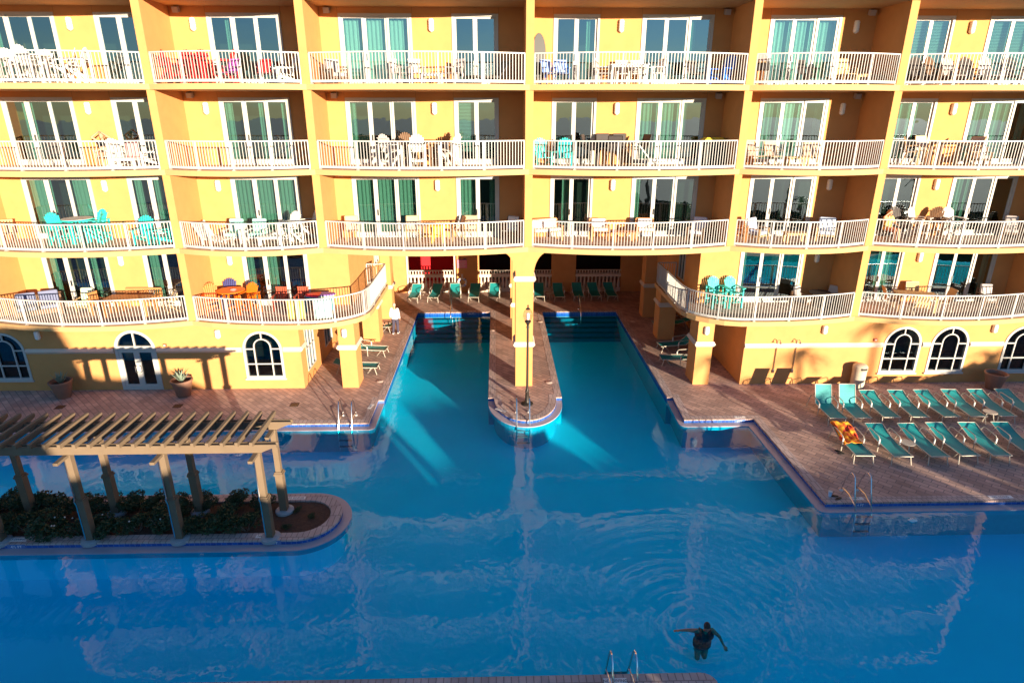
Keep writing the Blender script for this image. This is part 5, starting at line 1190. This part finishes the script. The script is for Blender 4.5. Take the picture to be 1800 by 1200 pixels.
# seated poses
def seat(hz, **kw):
    d = dict(pelvis=(0, .08, hz + .10), waist=(0, .12, hz + .25), chest=(0, .14, hz + .42), neck=(0, .12, hz + .61), head=(0, .09, hz + .75), shL=(-.18, .12, hz + .54), shR=(.18, .12, hz + .54), elL=(-.27, .02, hz + .32), elR=(.27, .02, hz + .32), wrL=(-.2, -.2, hz + .28), wrR=(.2, -.2, hz + .28),
             hipL=(-.09, .02, hz + .08), hipR=(.09, .02, hz + .08), knL=(-.11, -.40, hz + .09), knR=(.11, -.40, hz + .09), anL=(-.11, -.46, .08), anR=(.11, -.46, .08), toeL=(-.12, -.62, .03), toeR=(.12, -.62, .03)); d.update(kw); return d
root, P_, H = figure('person', (-15.5, 26.3, FZ[5]), 4, seat(.45, elL=(-.33, .0, 1.14), elR=(.33, .0, 1.14), wrL=(-.1, .0, 1.30), wrR=(.1, .0, 1.30)), SKIN)
m = MB(); cap(m, P_['chest'] + Vector((-.1, -.02, .0)), P_['chest'] + Vector((.1, -.02, 0)), .128, .128); cap(m, P_['pelvis'] + Vector((-.08, 0, 0)), P_['pelvis'] + Vector((.08, 0, 0)), .135, .135); remesh(m, 'bikini', SWIMB, root); hair(root, H, HAIRB, .12)
tag(root, 'sunbathing woman in dark bikini seated with both hands raised to her head', 'person')
root, P_, H = figure('person', (16.55, 26.2, FZ[4]), 15, seat(.43, elL=(-.36, .0, 1.02), wrL=(-.13, .0, 1.20)), SKIN)
m = MB(); torso(m, P_, .018)
for s in 'LR': sleeve(m, P_, s, .6)
remesh(m, 'top', YSHIRT, root); hair(root, H, HAIRB, .05)
m = MB()
for s in 'LR': cap(m, P_['hip' + s], P_['kn' + s], .10, .072)
cap(m, P_['hipL'], P_['hipR'], .115, .115); remesh(m, 'shorts', plain('coral_cloth', (.7, .33, .2), .85), root)
tag(root, 'person in a yellow top seated with one hand at the head, third row right', 'person')
# person resting on the lounger behind the middle left column (the lounger points towards the lane)
lie = dict(pelvis=(0, .18, .47), waist=(0, .30, .56), chest=(0, .44, .69), neck=(0, .56, .83), head=(0, .61, .97), shL=(-.18, .50, .78), shR=(.18, .50, .78), elL=(-.29, .25, .60), elR=(.29, .25, .60), wrL=(-.15, .05, .62), wrR=(.15, .05, .62), hipL=(-.09, .12, .44), hipR=(.09, .12, .44), knL=(-.1, -.28, .60), knR=(.1, -.30, .48), anL=(-.1, -.62, .40), anR=(.1, -.70, .40), toeL=(-.1, -.74, .52), toeR=(.1, -.82, .53))
root, P_, H = figure('person', LS.location, 84, lie, SKIND)
m = MB(); torso(m, P_, .018)
for s in 'LR': sleeve(m, P_, s, .8)
remesh(m, 'shirt', SHIRT, root)
m = MB()
for s in 'LR': cap(m, P_['hip' + s], P_['kn' + s], .105, .078)
cap(m, P_['hipL'], P_['hipR'], .12, .12); remesh(m, 'shorts', SWIMB, root)
hair(root, H, HAIRD); m = MB().lathe([(.17, .0), (.16, .015), (.09, .02), (.085, .10), (.0, .115)], (0, 0, 0), 18); m.build('hat', plain('straw_hat', (.5, .22, .1), .8), root, True).location = (0, .62, 1.045)
tag(root, 'person in white shirt and hat resting on a lounger behind the left columns', 'person')
m = MB(); m.v = [((i / 6 - .5) * .5, -.02 + .02 * math.sin(j), .98 - .09 * j) for i in range(7) for j in range(7)]; m.f = [(i * 7 + j, i * 7 + j + 1, (i + 1) * 7 + j + 1, (i + 1) * 7 + j) for i in range(6) for j in range(6)]
o = m.build('beach_towel', plain('pink_towel', (.75, .3, .3), .9), None, True); o.location = (-14.05, 25.75, FZ[5]); sm_ = o.modifiers.new('thick', 'SOLIDIFY'); sm_.thickness = .012; tag(o, 'pink towel hung by the white chairs of the second row left balcony', 'towel')

# ------------------------------------------------------------------ palms behind the camera, and added leaf screens shaped to shade the pool
ca, sa = math.cos(R(SUN_AZ)), math.sin(R(SUN_AZ))
def at(s, u): return (s * ca - u * sa, s * sa + u * ca)
def palm(s, u, h, seed, fr=1.7, nf=20):
    rnd = random.Random(seed); x, y = at(s, u); o = empty('palm_tree', (x, y, -.02)); lean = rnd.uniform(-.5, .5); pts = [(lean * (t / 8) ** 2, .2 * math.sin(t * .3), h * t / 8) for t in range(9)]
    MB().tube(pts, [.17 - .008 * t for t in range(9)], 10).build('trunk', BARK, o, True); top = Vector(pts[-1]); m = MB()
    for k in range(nf):
        a = 6.283 * k / nf + rnd.uniform(-.2, .2); el = rnd.uniform(-.3, 1.1); L = fr * rnd.uniform(.8, 1.15); d = Vector((math.cos(a), math.sin(a), 0)); prev = top; N = 12
        for i in range(1, N + 1):
            t = i / N; p = top + d * L * t * math.cos(el * (1 - .3 * t)) + Vector((0, 0, L * (math.sin(el) * t - .75 * t * t))); sd = Vector((-d.y, d.x, 0)); w = .32 * math.sin(math.pi * min(1, t * .92 + .08)) ** .7 * fr / 1.7
            for q in (-1, 1): m.add([prev, p, p + sd * q * w + Vector((0, 0, -.35 * w)) + d * .06, prev + sd * q * w * .75 + Vector((0, 0, -.32 * w)) + d * .1], [(0, 1, 3), ] if i % 2 else [(0, 2, 3)])
            m.add([prev + sd * .012, p + sd * .01, p - sd * .01, prev - sd * .012], [(0, 1, 2, 3)]); prev = p
    m.build('crown', LEAF2, o); return o
for i, (s, u, h, fr) in enumerate(((24.3, -28, 6.5, 1.15), (26.9, -36, 8.5, 1.1), (20.5, -24, 6.0, .9), (7.0, -20, 4.7, 1.0), (31.5, -24, 5.3, 1.2), (22.6, -16, 3.9, .9))):
    tag(palm(s, u, h, 60 + i, fr), 'young palm tree growing beyond the near pool edge', 'palm', 'palms shading the pool')
def shade_hedge(pts, u, seed, label):  # added unseen leaf screen; its top outline sets where the shade falls
    rnd = random.Random(seed); s0, s1 = pts[0][0], pts[-1][0]; x, y = at((s0 + s1) / 2, u); o = empty('shade_hedge', (x, y, -.02), R(SUN_AZ)); sm = (s0 + s1) / 2
    def top(s):
        for (a, ha), (b, hb) in zip(pts, pts[1:]):
            if a <= s <= b: return ha + (hb - ha) * (s - a) / (b - a)
        return pts[-1][1]
    m = MB(); n = int((s1 - s0) / .1)
    for i in range(n):
        a = s0 + (s1 - s0) * i / n; h = top(a) - .12 - rnd.random() * .1; m.box(a - sm, a - sm + .11, -.45, .45, 0, h)
    m.build('shade_core', LEAF, o); m = MB()  # solid boxes inside the added screen block the low sun
    for k in range(int((s1 - s0) * 170)):
        a = rnd.uniform(s0, s1); h = top(a); z = h - abs(rnd.gauss(0, .22)) + .04; q = Euler((rnd.uniform(-1.4, 1.4), rnd.uniform(-1.4, 1.4), rnd.uniform(0, 6))).to_matrix(); c = Vector((a - sm, rnd.uniform(-.5, .5), z)); w = rnd.uniform(.05, .11)
        m.add([c + q @ Vector(t) for t in ((0, -w * 1.4, 0), (w, 0, .02), (0, w * 1.4, 0), (-w, 0, .02))], [(0, 1, 2, 3)])
    m.build('foliage', LEAF, o); return tag(o, label, 'shade_hedge')
K = 14 * math.tan(R(SUN_EL))
shade_hedge([(-30, 6.8 + K), (-3.0, 6.6 + K), (-2.5, 4.1 + K), (-1.2, 3.9 + K), (.5, 4.2 + K), (2.2, 3.0 + K), (4, 2.4 + K), (7.9, 2.0 + K)], -14, 3, 'tall leafy screen added out of view to shade the left side')
shade_hedge([(8.0, 1.9 + K), (8.4, .9 + K), (9.2, .9 + K), (9.5, 1.5 + K), (12.9, 1.45 + K), (13.5, .6 + K), (14.7, .6 + K), (15.1, 1.5 + K), (17.8, 1.5 + K), (18.2, 1.1 + K), (20.6, 1.1 + K), (21.1, 1.5 + K), (21.3, .65 + K), (21.7, .65 + K), (21.9, 1.4 + K), (22.7, 1.35 + K), (22.9, .7 + K), (23.2, .7 + K), (23.4, 1.3 + K), (24.3, 1.3 + K), (24.5, .75 + K), (24.9, .75 + K), (25.1, 1.35 + K), (26.7, 1.4 + K), (26.9, .8 + K), (27.3, .8 + K), (27.6, 1.5 + K), (29, 1.5 + K), (31, 2.1 + K), (50, 2.6 + K)], -14, 4, 'lower uneven leafy screen added out of view to shade the right side')  # dips in the outline let strips of sun onto pool and deck
